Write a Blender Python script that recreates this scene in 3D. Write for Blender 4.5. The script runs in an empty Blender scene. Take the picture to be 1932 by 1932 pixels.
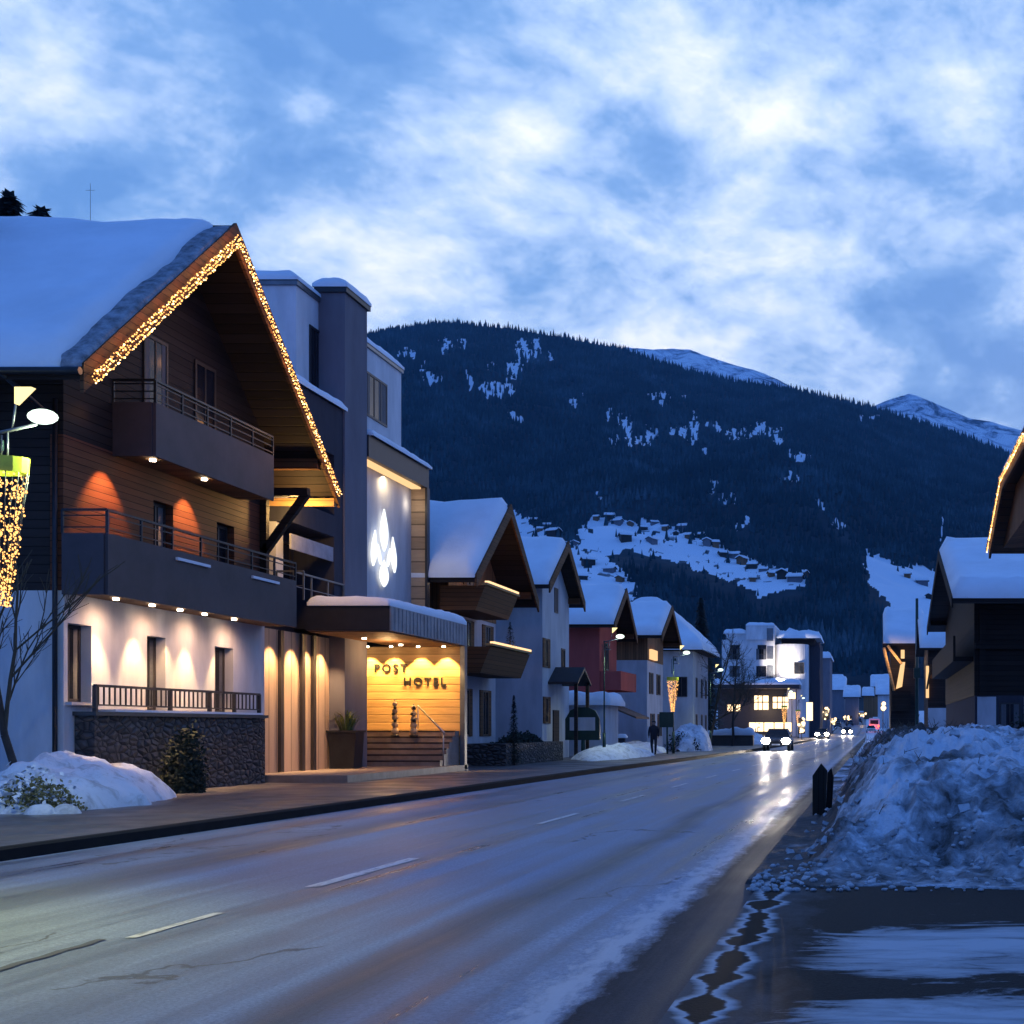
import bpy, bmesh, math, random
import numpy as np
from mathutils import Vector, noise, Matrix
R = math.radians
rnd = random.Random(7)
SC = bpy.context.scene
COL = SC.collection

# ------------------------------------------------------------------ camera
FPX, VX, VY, EYE = 2400.0, 1650.0, 1374.0, 1.5     # focal length and vanishing point measured on a 1932 wide view
cam_d = bpy.data.cameras.new('camera'); cam = bpy.data.objects.new('camera', cam_d); COL.objects.link(cam)
cam.location = (0, 0, EYE); cam.rotation_euler = (R(90), 0, 0)
cam_d.sensor_width = 36; cam_d.lens = FPX / 1932 * 36
cam_d.shift_x = -(VX - 966) / 1932; cam_d.shift_y = (VY - 966) / 1932
cam_d.clip_start = 0.1; cam_d.clip_end = 30000
SC.camera = cam

# ------------------------------------------------------------------ world (dusk, broken cloud)
W = bpy.data.worlds.new('World'); SC.world = W; W.use_nodes = True
nt = W.node_tree; nt.nodes.clear()
def N(t, typ, **kw):
    n = t.nodes.new(typ)
    for k, v in kw.items():
        if k.startswith('i_'):
            n.inputs[k[2:].replace('_', ' ')].default_value = v
        else: setattr(n, k, v)
    return n
def math_n(t, op, a, b=None, clamp=False):
    n = t.nodes.new('ShaderNodeMath'); n.operation = op; n.use_clamp = clamp
    for i, v in enumerate((a, b)):
        if v is None: continue
        if isinstance(v, (int, float)): n.inputs[i].default_value = v
        else: t.links.new(v, n.inputs[i])
    return n.outputs[0]
def mixc(t, f, a, b, mode='MIX'):
    n = t.nodes.new('ShaderNodeMix'); n.data_type = 'RGBA'; n.blend_type = mode
    for i, v in ((0, f), (6, a), (7, b)):
        if isinstance(v, (int, float)): n.inputs[i].default_value = v
        elif isinstance(v, tuple): n.inputs[i].default_value = v if len(v) == 4 else (*v, 1)
        else: t.links.new(v, n.inputs[i])
    return n.outputs[2]
def ramp(t, fac, stops, interp='LINEAR'):
    n = t.nodes.new('ShaderNodeValToRGB'); t.links.new(fac, n.inputs[0]); cr = n.color_ramp; cr.interpolation = interp
    while len(cr.elements) < len(stops): cr.elements.new(0.5)
    for e, (p, c) in zip(cr.elements, stops):
        e.position = p; e.color = (c, c, c, 1) if isinstance(c, (int, float)) else (*c, 1)
    return n.outputs[0]
SUN_EL, SUN_AZ = R(1.5), R(25)
sky = N(nt, 'ShaderNodeTexSky', sky_type='NISHITA', sun_disc=False, sun_elevation=SUN_EL, sun_rotation=SUN_AZ)
tc = N(nt, 'ShaderNodeTexCoord'); sep = N(nt, 'ShaderNodeSeparateXYZ'); nt.links.new(tc.outputs['Generated'], sep.inputs[0])
X_, Y_, Z_ = sep.outputs
zc = math_n(nt, 'ADD', math_n(nt, 'MAXIMUM', Z_, 0.0), 0.46)
cmb = N(nt, 'ShaderNodeCombineXYZ')
nt.links.new(math_n(nt, 'DIVIDE', X_, zc), cmb.inputs[0]); nt.links.new(math_n(nt, 'DIVIDE', Y_, zc), cmb.inputs[1])
mp = N(nt, 'ShaderNodeMapping'); mp.inputs['Location'].default_value = (11.2, 7.7, 0); mp.inputs['Rotation'].default_value = (0, 0, R(-52)); mp.inputs['Scale'].default_value = (1.0, 1.15, 1)
nt.links.new(cmb.outputs[0], mp.inputs[0])
n1 = N(nt, 'ShaderNodeTexNoise', i_Scale=3.0, i_Detail=8.0, i_Roughness=0.56, i_Distortion=0.15); nt.links.new(mp.outputs[0], n1.inputs['Vector'])
n2 = N(nt, 'ShaderNodeTexNoise', i_Scale=8.5, i_Detail=6.0, i_Roughness=0.6, i_Distortion=0.25); nt.links.new(mp.outputs[0], n2.inputs['Vector'])
n3 = N(nt, 'ShaderNodeTexNoise', i_Scale=26.0, i_Detail=4.0, i_Roughness=0.6, i_Distortion=0.3); nt.links.new(mp.outputs[0], n3.inputs['Vector'])
cl = math_n(nt, 'ADD', math_n(nt, 'MULTIPLY', n1.outputs[0], 0.62), math_n(nt, 'ADD', math_n(nt, 'MULTIPLY', n2.outputs[0], 0.30), math_n(nt, 'MULTIPLY', n3.outputs[0], 0.08)))
# clouds thicken and brighten towards the horizon
low = math_n(nt, 'MULTIPLY', math_n(nt, 'SUBTRACT', 0.36, Z_), 0.22)
cl = math_n(nt, 'ADD', cl, low)
cloud = ramp(nt, cl, [(0.415, (0.140, 0.330, 0.75)), (0.465, (0.23, 0.44, 0.86)), (0.525, (0.54, 0.73, 1.08)), (0.605, (1.04, 1.09, 1.22))])
hi = ramp(nt, Z_, [(0.50, 0.0), (0.66, 1.0)])
back = ramp(nt, math_n(nt, 'MULTIPLY', math_n(nt, 'ADD', Y_, 1.0), 0.5), [(0.50, 1.0), (0.80, 0.0)])
dark = math_n(nt, 'MAXIMUM', hi, back)
fac = mixc(nt, dark, cloud, (0.070, 0.215, 0.70))
glow = mixc(nt, 0.03, fac, sky.outputs[0], 'ADD')
bg = N(nt, 'ShaderNodeBackground'); bg.inputs[1].default_value = 1.0
nt.links.new(glow, bg.inputs[0])
out = N(nt, 'ShaderNodeOutputWorld'); nt.links.new(bg.outputs[0], out.inputs[0])

sd = bpy.data.lights.new('sun', 'SUN'); sd.energy = 0.05; sd.angle = R(20); sd.color = (1.0, 0.82, 0.7)
so = bpy.data.objects.new('sun', sd); COL.objects.link(so); so.rotation_euler = (R(86), 0, R(-25 + 180))

SC.view_settings.view_transform = 'Standard'; SC.view_settings.look = 'None'; SC.view_settings.gamma = 1
SC.view_settings.exposure = 0.12; SC.view_settings.use_curve_mapping = False
SC.render.engine = 'CYCLES'; SC.cycles.use_denoising = True
SC.cycles.max_bounces = 6; SC.cycles.diffuse_bounces = 3; SC.cycles.glossy_bounces = 3; SC.cycles.transmission_bounces = 4
SC.cycles.sample_clamp_indirect = 4.0; SC.cycles.caustics_reflective = False; SC.cycles.caustics_refractive = False

# ------------------------------------------------------------------ materials
MATS = {}
def new_mat(name):
    m = bpy.data.materials.new(name); m.use_nodes = True; t = m.node_tree
    b = t.nodes['Principled BSDF']; MATS[name] = m
    return m, t, b
def pos(t, scale=(1, 1, 1), rot=(0, 0, 0)):
    g = N(t, 'ShaderNodeNewGeometry'); mpn = N(t, 'ShaderNodeMapping'); mpn.inputs['Scale'].default_value = scale; mpn.inputs['Rotation'].default_value = rot
    t.links.new(g.outputs['Position'], mpn.inputs[0]); return mpn.outputs[0]
def nz(t, vec, scale, detail=5, rough=0.55, dist=0.0):
    n = N(t, 'ShaderNodeTexNoise', i_Scale=scale, i_Detail=float(detail), i_Roughness=rough, i_Distortion=dist); t.links.new(vec, n.inputs['Vector']); return n.outputs[0]
def bump(t, b, h, strength=0.3, dist=0.02):
    n = N(t, 'ShaderNodeBump'); n.inputs['Strength'].default_value = strength; n.inputs['Distance'].default_value = dist
    t.links.new(h, n.inputs['Height']); t.links.new(n.outputs[0], b.inputs['Normal'])
def simple(name, col, rough=0.6, metal=0.0, var=0.25, scale=3.0, bmp=0.15, bd=0.01, spec=0.5):
    m, t, b = new_mat(name); p = pos(t); spec = .15 if name.startswith('plaster') else spec
    f = nz(t, p if not name.startswith('plaster') else pos(t, (1.6, 1.6, 0.45)), scale, 8, 0.65)
    c0 = tuple(c * (1 - var) for c in col); c1 = tuple(min(1, c * (1 + var)) for c in col)
    c = ramp(t, f, [(0.3, c0), (0.7, c1)])
    t.links.new(c, b.inputs['Base Color']); b.inputs['Roughness'].default_value = rough; b.inputs['Metallic'].default_value = metal
    b.inputs['Specular IOR Level'].default_value = spec
    if bmp: bump(t, b, nz(t, p, scale * 8, 4), bmp, bd)
    return m
def emis(name, col, strength):
    m = bpy.data.materials.new(name); m.use_nodes = True; t = m.node_tree; t.nodes.clear()
    e = N(t, 'ShaderNodeEmission'); e.inputs[0].default_value = (*col, 1); e.inputs[1].default_value = strength
    o = N(t, 'ShaderNodeOutputMaterial'); t.links.new(e.outputs[0], o.inputs[0]); MATS[name] = m; return m
def planks(name, col, axis='Z', pitch=0.16, var=0.35, rough=0.65, joint=0.25, grain=(1, 1, 12)):
    """boards running across the given axis: dark joints every pitch metres"""
    m, t, b = new_mat(name); g = N(t, 'ShaderNodeNewGeometry'); s = N(t, 'ShaderNodeSeparateXYZ'); t.links.new(g.outputs['Position'], s.inputs[0])
    if axis == 'XY': a = math_n(t, 'ADD', s.outputs[0], s.outputs[1])
    else: a = s.outputs['XYZ'.index(axis)]
    q = math_n(t, 'DIVIDE', a, pitch); fr = math_n(t, 'FRACT', q); fl = math_n(t, 'FLOOR', q)
    edge = math_n(t, 'MINIMUM', fr, math_n(t, 'SUBTRACT', 1.0, fr))
    j = ramp(t, edge, [(0.02, joint), (0.08, 1.0)])
    wn = N(t, 'ShaderNodeTexWhiteNoise', noise_dimensions='1D'); t.links.new(fl, wn.inputs['W'])
    gr = nz(t, pos(t, grain), 1.6, 6, 0.6)
    f = math_n(t, 'ADD', math_n(t, 'MULTIPLY', wn.outputs[0], 0.45), math_n(t, 'MULTIPLY', gr, 0.6))
    c = ramp(t, f, [(0.2, tuple(x * (1 - var) for x in col)), (0.85, tuple(min(1, x * (1 + var)) for x in col))])
    c = mixc(t, 1.0, c, j, 'MULTIPLY')
    t.links.new(c, b.inputs['Base Color']); b.inputs['Roughness'].default_value = rough; b.inputs['Specular IOR Level'].default_value = 0.18
    bump(t, b, math_n(t, 'ADD', j, math_n(t, 'MULTIPLY', gr, 0.4)), 0.5, 0.02)
    return m

def snow_mat(name, col=(0.82, 0.85, 0.9), dirty=0.0, dirtcol=(0.10, 0.085, 0.07), attr=False, scale=1.0, bstr=0.5, pits=0.0):
    m, t, b = new_mat(name); p = pos(t)
    f = nz(t, p, 0.9 * scale, 8, 0.6); c = ramp(t, f, [(0.3, tuple(x * 0.86 for x in col)), (0.65, col)])
    if dirty or attr:
        d = nz(t, p, 2.2 * scale, 9, 0.68, 0.6)
        if attr:
            at = N(t, 'ShaderNodeAttribute', attribute_name='dirt')
            d = math_n(t, 'ADD', d, math_n(t, 'SUBTRACT', at.outputs['Fac'], 0.5))
            dm = ramp(t, d, [(0.44, 0.0), (0.60, 0.55), (0.82, 0.97)])
        else:
            dm = ramp(t, d, [(0.62 - dirty * 0.3, 0.0), (0.85 - dirty * 0.2, 0.85)])
        dc = ramp(t, nz(t, p, 7, 6, 0.7), [(0.35, tuple(x * 0.5 for x in dirtcol)), (0.7, tuple(x * 1.7 for x in dirtcol))])
        c = mixc(t, dm, c, dc)
    t.links.new(c, b.inputs['Base Color']); b.inputs['Roughness'].default_value = 0.75
    b.inputs['Specular IOR Level'].default_value = 0.25
    h = math_n(t, 'ADD', nz(t, p, 3 * scale, 8, 0.62), math_n(t, 'MULTIPLY', nz(t, p, 22 * scale, 4, 0.6), 0.25))
    bump(t, b, h, bstr, 0.12)
    return m

snow_mat('snow_roof', bstr=0.25, scale=0.6)
snow_mat('snow_ground', dirty=0.35)
snow_mat('snow_mound', (0.8, 0.83, 0.88), dirty=0.42, dirtcol=(0.16, 0.15, 0.12), scale=1.2)
snow_mat('snow_bank', (0.70, 0.75, 0.84), attr=True, dirtcol=(0.055, 0.052, 0.05), scale=1.5, bstr=0.9)
simple('plaster_white', (0.60, 0.59, 0.60), 0.85, var=0.20, scale=0.8, bmp=0.3)
simple('plaster_pale', (0.50, 0.50, 0.53), 0.85, var=0.20, scale=0.8, bmp=0.3)
simple('plaster_grey', (0.16, 0.155, 0.18), 0.85, var=0.15, scale=0.9, bmp=0.25)
simple('plaster_dark', (0.045, 0.045, 0.06), 0.85, var=0.15)
simple('plaster_red', (0.42, 0.085, 0.07), 0.85, var=0.15, scale=0.9)
simple('metal_dark', (0.03, 0.033, 0.04), 0.4, 0.6, bmp=0)
simple('metal_grey', (0.16, 0.17, 0.19), 0.4, 0.7, bmp=0)
simple('fascia_pale', (0.30, 0.29, 0.30), 0.5, 0.2, var=.3, scale=2, bmp=0)
simple('metal_green', (0.02, 0.05, 0.04), 0.4, 0.4, bmp=0)
simple('steel', (0.45, 0.42, 0.38), 0.3, 0.8, bmp=0)
simple('fascia_dark', (0.022, 0.022, 0.028), 0.45, 0.2, bmp=0.1)
simple('panel_slate', (0.052, 0.040, 0.048), 0.6, 0.0, var=0.30, scale=1.1)
simple('shutter_dark', (0.03, 0.024, 0.024), 0.5, bmp=0)
simple('curtain', (0.28, 0.28, 0.32), 0.9)
planks('curtain_dim', (0.12, 0.12, 0.13), 'XY', 0.07, var=.2, joint=.4)
simple('rubber', (0.015, 0.015, 0.016), 0.8, bmp=0)
simple('cloth_dark', (0.022, 0.020, 0.028), 0.9)
simple('skin', (0.4, 0.24, 0.17), 0.6, bmp=0)
simple('bark', (0.045, 0.035, 0.03), 0.9, scale=6, bmp=0.6)
simple('twig', (0.06, 0.05, 0.035), 0.9, scale=6, bmp=0)
simple('leaf_dark', (0.012, 0.022, 0.012), 0.8, var=0.6, scale=2, bmp=0)
simple('leaf_conifer', (0.010, 0.026, 0.026), 0.85, var=0.6, scale=1.5, bmp=0)
simple('leaf_dry', (0.16, 0.15, 0.06), 0.85, var=0.5, scale=9, bmp=0)
simple('grass_green', (0.12, 0.15, 0.03), 0.8, var=0.5, scale=8, bmp=0)
simple('car_dark', (0.03, 0.035, 0.05), 0.25, 0.3, bmp=0)
simple('car_red', (0.25, 0.03, 0.03), 0.3, 0.2, bmp=0)
simple('van_white', (0.6, 0.6, 0.62), 0.35, bmp=0, var=0.05)
simple('paint_white', (0.7, 0.7, 0.7), 0.6, bmp=0.1)
simple('letter_black', (0.008, 0.007, 0.006), 0.6, bmp=0)
simple('band_yellow', (0.55, 0.62, 0.05), 0.5, bmp=0)
simple('awning_brown', (0.12, 0.07, 0.05), 0.8)
planks('wood_dark', (0.030, 0.022, 0.020), 'Z', 0.17)
planks('wood_old', (0.018, 0.012, 0.009), 'Z', 0.22, joint=0.15)
planks('wood_red', (0.13, 0.046, 0.024), 'Z', 0.14)
planks('wood_brown', (0.21, 0.105, 0.050), 'XY', 0.16, grain=(6, 6, 1))
planks('wood_brown_h', (0.11, 0.050, 0.022), 'Z', 0.15)
planks('wood_soffit', (0.19, 0.105, 0.055), 'Y', 0.14, grain=(1, 8, 1))
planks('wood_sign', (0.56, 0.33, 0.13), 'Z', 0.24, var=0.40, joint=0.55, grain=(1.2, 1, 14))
planks('wood_panel', (0.52, 0.37, 0.25), 'XY', 0.42, var=0.2, joint=0.5, grain=(5, 5, 0.7))
planks('wood_strip', (0.42, 0.30, 0.19), 'Z', 0.42, var=0.3, joint=0.35)
planks('wood_post', (0.022, 0.020, 0.018), 'XY', 0.09, grain=(20, 20, 1.5))

# stone wall
m, t, b = new_mat('stone_wall'); p = pos(t, (1, 1, 1.9)); v = N(t, 'ShaderNodeTexVoronoi', feature='DISTANCE_TO_EDGE', i_Scale=4.2); t.links.new(p, v.inputs['Vector'])
v2 = N(t, 'ShaderNodeTexVoronoi', i_Scale=4.2); t.links.new(p, v2.inputs['Vector'])
c = ramp(t, v.outputs[0], [(0.0, (0.008, 0.008, 0.009)), (0.07, (0.05, 0.048, 0.048)), (0.3, (0.085, 0.083, 0.085))])
c = mixc(t, 0.55, c, mixc(t, 1.0, ramp(t, N(t, 'ShaderNodeSeparateColor').outputs[0], [(0, 0.2), (1, 1)]), (1, 1, 1)), 'MULTIPLY') if False else c
sc_ = N(t, 'ShaderNodeSeparateColor'); t.links.new(v2.outputs['Color'], sc_.inputs[0])
c = mixc(t, 0.8, c, ramp(t, sc_.outputs[0], [(0, (0.25, 0.25, 0.27)), (1, (1.4, 1.35, 1.3))]), 'MULTIPLY')
t.links.new(c, b.inputs['Base Color']); b.inputs['Roughness'].default_value = 0.75
bump(t, b, math_n(t, 'ADD', v.outputs[0], math_n(t, 'MULTIPLY', nz(t, pos(t), 9, 6), 0.12)), 1.0, 0.15)

# wet asphalt of the road: long streaks of wet and dry left by traffic
m, t, b = new_mat('asphalt_wet'); p = pos(t)
st = nz(t, pos(t, (1.35, 0.035, 1)), 1.0, 5, 0.6, 0.25)
st2 = nz(t, pos(t, (5.5, 0.10, 1)), 1.0, 4, 0.6, 0.2)
fine = nz(t, p, 42, 5, 0.8)
blot = nz(t, pos(t, (0.8, 0.35, 1)), 1.0, 6, 0.6)
s_ = math_n(t, 'ADD', math_n(t, 'MULTIPLY', st, 0.55), math_n(t, 'ADD', math_n(t, 'MULTIPLY', st2, 0.25), math_n(t, 'MULTIPLY', blot, 0.25)))
c = ramp(t, s_, [(0.40, (0.038, 0.054, 0.086)), (0.49, (0.095, 0.130, 0.200)), (0.59, (0.21, 0.265, 0.37))])
c = mixc(t, 0.8, c, ramp(t, fine, [(0.35, (0.5, 0.5, 0.5)), (0.65, (1.5, 1.5, 1.5))]), 'MULTIPLY')
g = N(t, 'ShaderNodeNewGeometry'); sx_ = N(t, 'ShaderNodeSeparateXYZ'); t.links.new(g.outputs['Position'], sx_.inputs[0])
edn = math_n(t, 'MULTIPLY', math_n(t, 'SUBTRACT', nz(t, pos(t, (2.5, 0.9, 1)), 1.6, 7, 0.7), 0.5), 0.45)
xe = math_n(t, 'ADD', math_n(t, 'ADD', sx_.outputs[0], 3.0), edn)
salt = ramp(t, xe, [(0.55, 0.0), (1.05, 0.20), (1.26, 0.40), (1.36, 0.30), (1.42, 0.0)]) if False else ramp(t, math_n(t, 'MULTIPLY', xe, 0.5), [(0.28, 0.0), (0.52, 0.16), (0.62, 0.38), (0.67, 0.28), (0.71, 0.0)])
gut = ramp(t, math_n(t, 'MULTIPLY', xe, 0.5), [(0.665, 1.0), (0.735, 0.10), (0.90, 0.16)])
wob = math_n(t, 'MULTIPLY', math_n(t, 'SUBTRACT', nz(t, pos(t, (0.2, 0.12, 1)), 1.0, 3), 0.5), 1.2)
trk = ramp(t, math_n(t, 'ABSOLUTE', math_n(t, 'ADD', math_n(t, 'ADD', sx_.outputs[0], 3.0), wob)), [(0.03, 0.30), (0.34, 1.0)])
trk2 = ramp(t, math_n(t, 'ABSOLUTE', math_n(t, 'ADD', math_n(t, 'ADD', sx_.outputs[0], 7.6), wob)), [(0.1, 0.6), (0.6, 1.0)])
c = mixc(t, 1.0, c, mixc(t, 1.0, trk, trk2, 'MULTIPLY'), 'MULTIPLY')
vc = N(t, 'ShaderNodeTexVoronoi', feature='DISTANCE_TO_EDGE', i_Scale=0.42); wv = N(t, 'ShaderNodeVectorMath', operation='ADD'); t.links.new(pos(t, (1, .45, 1)), wv.inputs[0])
wn_ = N(t, 'ShaderNodeTexNoise', i_Scale=1.4, i_Detail=5.0); t.links.new(pos(t), wn_.inputs['Vector']); t.links.new(wn_.outputs['Color'], wv.inputs[1]); t.links.new(wv.outputs[0], vc.inputs['Vector'])
ck_ = math_n(t, 'ADD', vc.outputs[0], math_n(t, 'MULTIPLY', ramp(t, nz(t, pos(t, (.5, .2, 1)), 1.0, 2), [(0.50, 1.0), (0.56, 0.0)]), 0.1))
c = mixc(t, ramp(t, ck_, [(0.004, 0.75), (0.011, 0.0)]), c, (0.012, 0.013, 0.016))
bk = N(t, 'ShaderNodeTexBrick', i_Scale=1.0); bk.inputs['Mortar Size'].default_value = 0.008; bk.inputs['Brick Width'].default_value = 9.0; bk.inputs['Row Height'].default_value = 2.9; bk.inputs['Color1'].default_value = (1, 1, 1, 1); bk.inputs['Color2'].default_value = (0.80, 0.80, 0.82, 1); bk.inputs['Mortar'].default_value = (0.45, 0.45, 0.45, 1)
t.links.new(pos(t, (1, 1, 1), (0, 0, R(90))), bk.inputs['Vector']); c = mixc(t, 0.55, c, bk.outputs[0], 'MULTIPLY')
sn = nz(t, pos(t, (3.2, 1.0, 1)), 2.2, 9, 0.72, 0.4)
salt = ramp(t, math_n(t, 'ADD', salt, sn), [(0.68, 0.0), (0.86, 0.8)])
c = mixc(t, salt, c, (0.46, 0.49, 0.55))
c = mixc(t, 1.0, c, gut, 'MULTIPLY'); t.links.new(math_n(t, 'MULTIPLY', gut, 0.6), b.inputs['Specular IOR Level'])
t.links.new(c, b.inputs['Base Color'])
t.links.new(ramp(t, s_, [(0.38, 0.20), (0.60, 0.58)]), b.inputs['Roughness'])
bump(t, b, math_n(t, 'ADD', fine, math_n(t, 'MULTIPLY', salt, 1.5)), 0.45, 0.01)
# side road: black wet asphalt with thin streaky slush
m, t, b = new_mat('asphalt_slush'); g = N(t, 'ShaderNodeNewGeometry'); s = N(t, 'ShaderNodeSeparateXYZ'); t.links.new(g.outputs['Position'], s.inputs[0])
st = nz(t, pos(t, (0.75, 2.3, 1), (0, 0, R(6))), 1.25, 10, 0.74, 1.1)
band = N(t, 'ShaderNodeFloatCurve')
t.links.new(math_n(t, 'DIVIDE', math_n(t, 'SUBTRACT', s.outputs[1], 4.0), 9.0), band.inputs['Value'])
cv = band.mapping.curves[0]; pts = [(0, 0.62), (0.30, 0.55), (0.335, 0.35), (0.37, 0.30), (0.42, 0.50), (0.52, 0.58), (0.60, 0.45), (0.66, 0.25), (0.86, 0.20), (1, 0.3)]
while len(cv.points) < len(pts): cv.points.new(0.5, 0.5)
for q, (a_, b_) in zip(cv.points, pts): q.location = (a_, b_)
band.mapping.update()
xr = ramp(t, math_n(t, 'MULTIPLY', math_n(t, 'ADD', s.outputs[0], 2.0), 0.25), [(0.32, 0.0), (0.50, 0.30)])
sm = math_n(t, 'ADD', st, math_n(t, 'SUBTRACT', math_n(t, 'ADD', band.outputs[0], xr), 0.70))
sm = ramp(t, sm, [(0.47, 0.0), (0.56, 0.55), (0.72, 0.9)])
c = mixc(t, sm, ramp(t, nz(t, pos(t), 60, 3), [(0.3, (0.008, 0.008, 0.009)), (0.7, (0.024, 0.024, 0.025))]), (0.50, 0.52, 0.56))
fx = N(t, 'ShaderNodeCombineXYZ'); t.links.new(s.outputs[1], fx.inputs[1])
ny1 = nz(t, fx.outputs[0], 2.3, 3, 0.5); ny2 = nz(t, fx.outputs[0], 0.9, 2); jit = nz(t, pos(t), 9.0, 5, 0.7)
xc = math_n(t, 'ADD', math_n(t, 'ADD', s.outputs[0], 0.83), math_n(t, 'ADD', math_n(t, 'MULTIPLY', ny2, 0.16), math_n(t, 'MULTIPLY', math_n(t, 'SUBTRACT', jit, 0.5), 0.07)))
wd = math_n(t, 'MAXIMUM', math_n(t, 'MULTIPLY', math_n(t, 'SUBTRACT', ny1, 0.36), 0.48), 0.012)
dd = math_n(t, 'SUBTRACT', math_n(t, 'ABSOLUTE', xc), wd)
rim = ramp(t, math_n(t, 'ADD', math_n(t, 'MULTIPLY', dd, 4.0), 0.3), [(0.29, 0.0), (0.36, 0.85), (0.47, 0.6), (0.66, 0.0)])
hole = ramp(t, math_n(t, 'ADD', math_n(t, 'MULTIPLY', dd, 4.0), 0.3), [(0.24, 0.08), (0.33, 1.0)])
film = ramp(t, math_n(t, 'ADD', math_n(t, 'MULTIPLY', s.outputs[0], -0.55), math_n(t, 'MULTIPLY', nz(t, pos(t, (1.6, .8, 1)), 1.5, 8, .7), 0.9)), [(0.70, 0.0), (1.0, 0.40)])
c = mixc(t, film, c, (0.16, 0.175, 0.20)); c = mixc(t, rim, c, (0.5, 0.53, 0.58)); c = mixc(t, 1.0, c, hole, 'MULTIPLY')
sm = math_n(t, 'MAXIMUM', sm, rim)
t.links.new(c, b.inputs['Base Color']); t.links.new(ramp(t, sm, [(0, 0.62), (1, 0.8)]), b.inputs['Roughness']); b.inputs['Specular IOR Level'].default_value = 0.06
bump(t, b, math_n(t, 'ADD', sm, math_n(t, 'MULTIPLY', nz(t, pos(t), 60, 3), 0.3)), 0.5, 0.03)
# pavement
m, t, b = new_mat('pavement_wet'); p = pos(t)
c = ramp(t, nz(t, pos(t, (1, 0.3, 1)), 1.3, 7, 0.6), [(0.3, (0.055, 0.05, 0.052)), (0.7, (0.13, 0.115, 0.115))])
c = mixc(t, 0.5, c, ramp(t, nz(t, p, 70, 3), [(0.3, (0.6, 0.6, 0.6)), (0.7, (1.4, 1.4, 1.4))]), 'MULTIPLY')
t.links.new(c, b.inputs['Base Color']); t.links.new(ramp(t, nz(t, p, 0.9, 4), [(0.35, 0.30), (0.65, 0.6)]), b.inputs['Roughness']); bump(t, b, nz(t, p, 60, 3), 0.25, 0.008)
m, t, b = new_mat('floor_warm'); c = ramp(t, nz(t, pos(t), 2.5, 6), [(0.3, (0.20, 0.15, 0.12)), (0.7, (0.34, 0.27, 0.22))]); t.links.new(c, b.inputs['Base Color']); b.inputs['Roughness'].default_value = 0.45
simple('verge', (0.26, 0.28, 0.32), 0.9, var=.6, scale=5, bmp=.8, bd=.05)
simple('kerb_stone', (0.05, 0.05, 0.05), 0.5, scale=4)
simple('kerb_wet', (0.010, 0.010, 0.011), 0.8, scale=4, spec=0.15)
# glass
m, t, b = new_mat('glass_dark'); c = ramp(t, nz(t, pos(t), 1.2, 2), [(0.3, (0.006, 0.007, 0.010)), (0.7, (0.02, 0.022, 0.03))]); t.links.new(c, b.inputs['Base Color']); b.inputs['Roughness'].default_value = 0.15; b.inputs['Specular IOR Level'].default_value = 0.2
# mountain with snow attribute
m, t, b = new_mat('mountain'); at = N(t, 'ShaderNodeAttribute', attribute_name='snow'); p = pos(t)
f = math_n(t, 'ADD', at.outputs['Fac'], math_n(t, 'MULTIPLY', math_n(t, 'SUBTRACT', nz(t, p, 0.03, 6, 0.65), 0.5), 0.5))
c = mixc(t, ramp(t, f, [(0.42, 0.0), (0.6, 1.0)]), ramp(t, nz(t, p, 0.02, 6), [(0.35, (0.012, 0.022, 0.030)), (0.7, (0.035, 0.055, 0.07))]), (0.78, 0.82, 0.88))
t.links.new(c, b.inputs['Base Color']); b.inputs['Roughness'].default_value = 0.9; b.inputs['Specular IOR Level'].default_value = 0.1
m, t, b = new_mat('peak_snow'); p = pos(t, (1, 1, 1.5))
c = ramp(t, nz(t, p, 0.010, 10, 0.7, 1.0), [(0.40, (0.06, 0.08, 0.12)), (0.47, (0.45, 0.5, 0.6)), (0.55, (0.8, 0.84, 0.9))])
t.links.new(c, b.inputs['Base Color']); b.inputs['Roughness'].default_value = 0.9
# forest
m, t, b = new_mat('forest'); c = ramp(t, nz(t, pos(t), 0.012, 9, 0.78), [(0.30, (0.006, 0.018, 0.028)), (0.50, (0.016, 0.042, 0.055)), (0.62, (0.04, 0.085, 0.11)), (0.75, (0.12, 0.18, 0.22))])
t.links.new(c, b.inputs['Base Color']); b.inputs['Roughness'].default_value = 0.95; b.inputs['Specular IOR Level'].default_value = 0.0

emis('glow_bulb', (1.0, 0.46, 0.13), 2.6)
emis('glow_bulb_bright', (1.0, 0.62, 0.25), 6)
emis('glow_string', (1.0, 0.55, 0.16), 5.0)
emis('glow_warm', (1.0, 0.68, 0.38), 2.6)
emis('glow_soft', (1.0, 0.60, 0.28), 1.1)
emis('glow_strip', (1.0, 0.62, 0.32), 1.5)
emis('glow_spot', (1.0, 0.80, 0.55), 30)
emis('glow_lamp', (0.80, 1.0, 0.86), 2.0)
emis('glow_logo', (0.93, 0.97, 1.0), 1.3)
emis('glow_head', (1.0, 0.86, 0.66), 90)
emis('glow_red', (1.0, 0.08, 0.03), 6)
emis('glow_sign', (1.0, 0.80, 0.35), 1.6)
emis('glow_white', (1.0, 0.85, 0.85), 2.2)
def M(n): return MATS[n]

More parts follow.
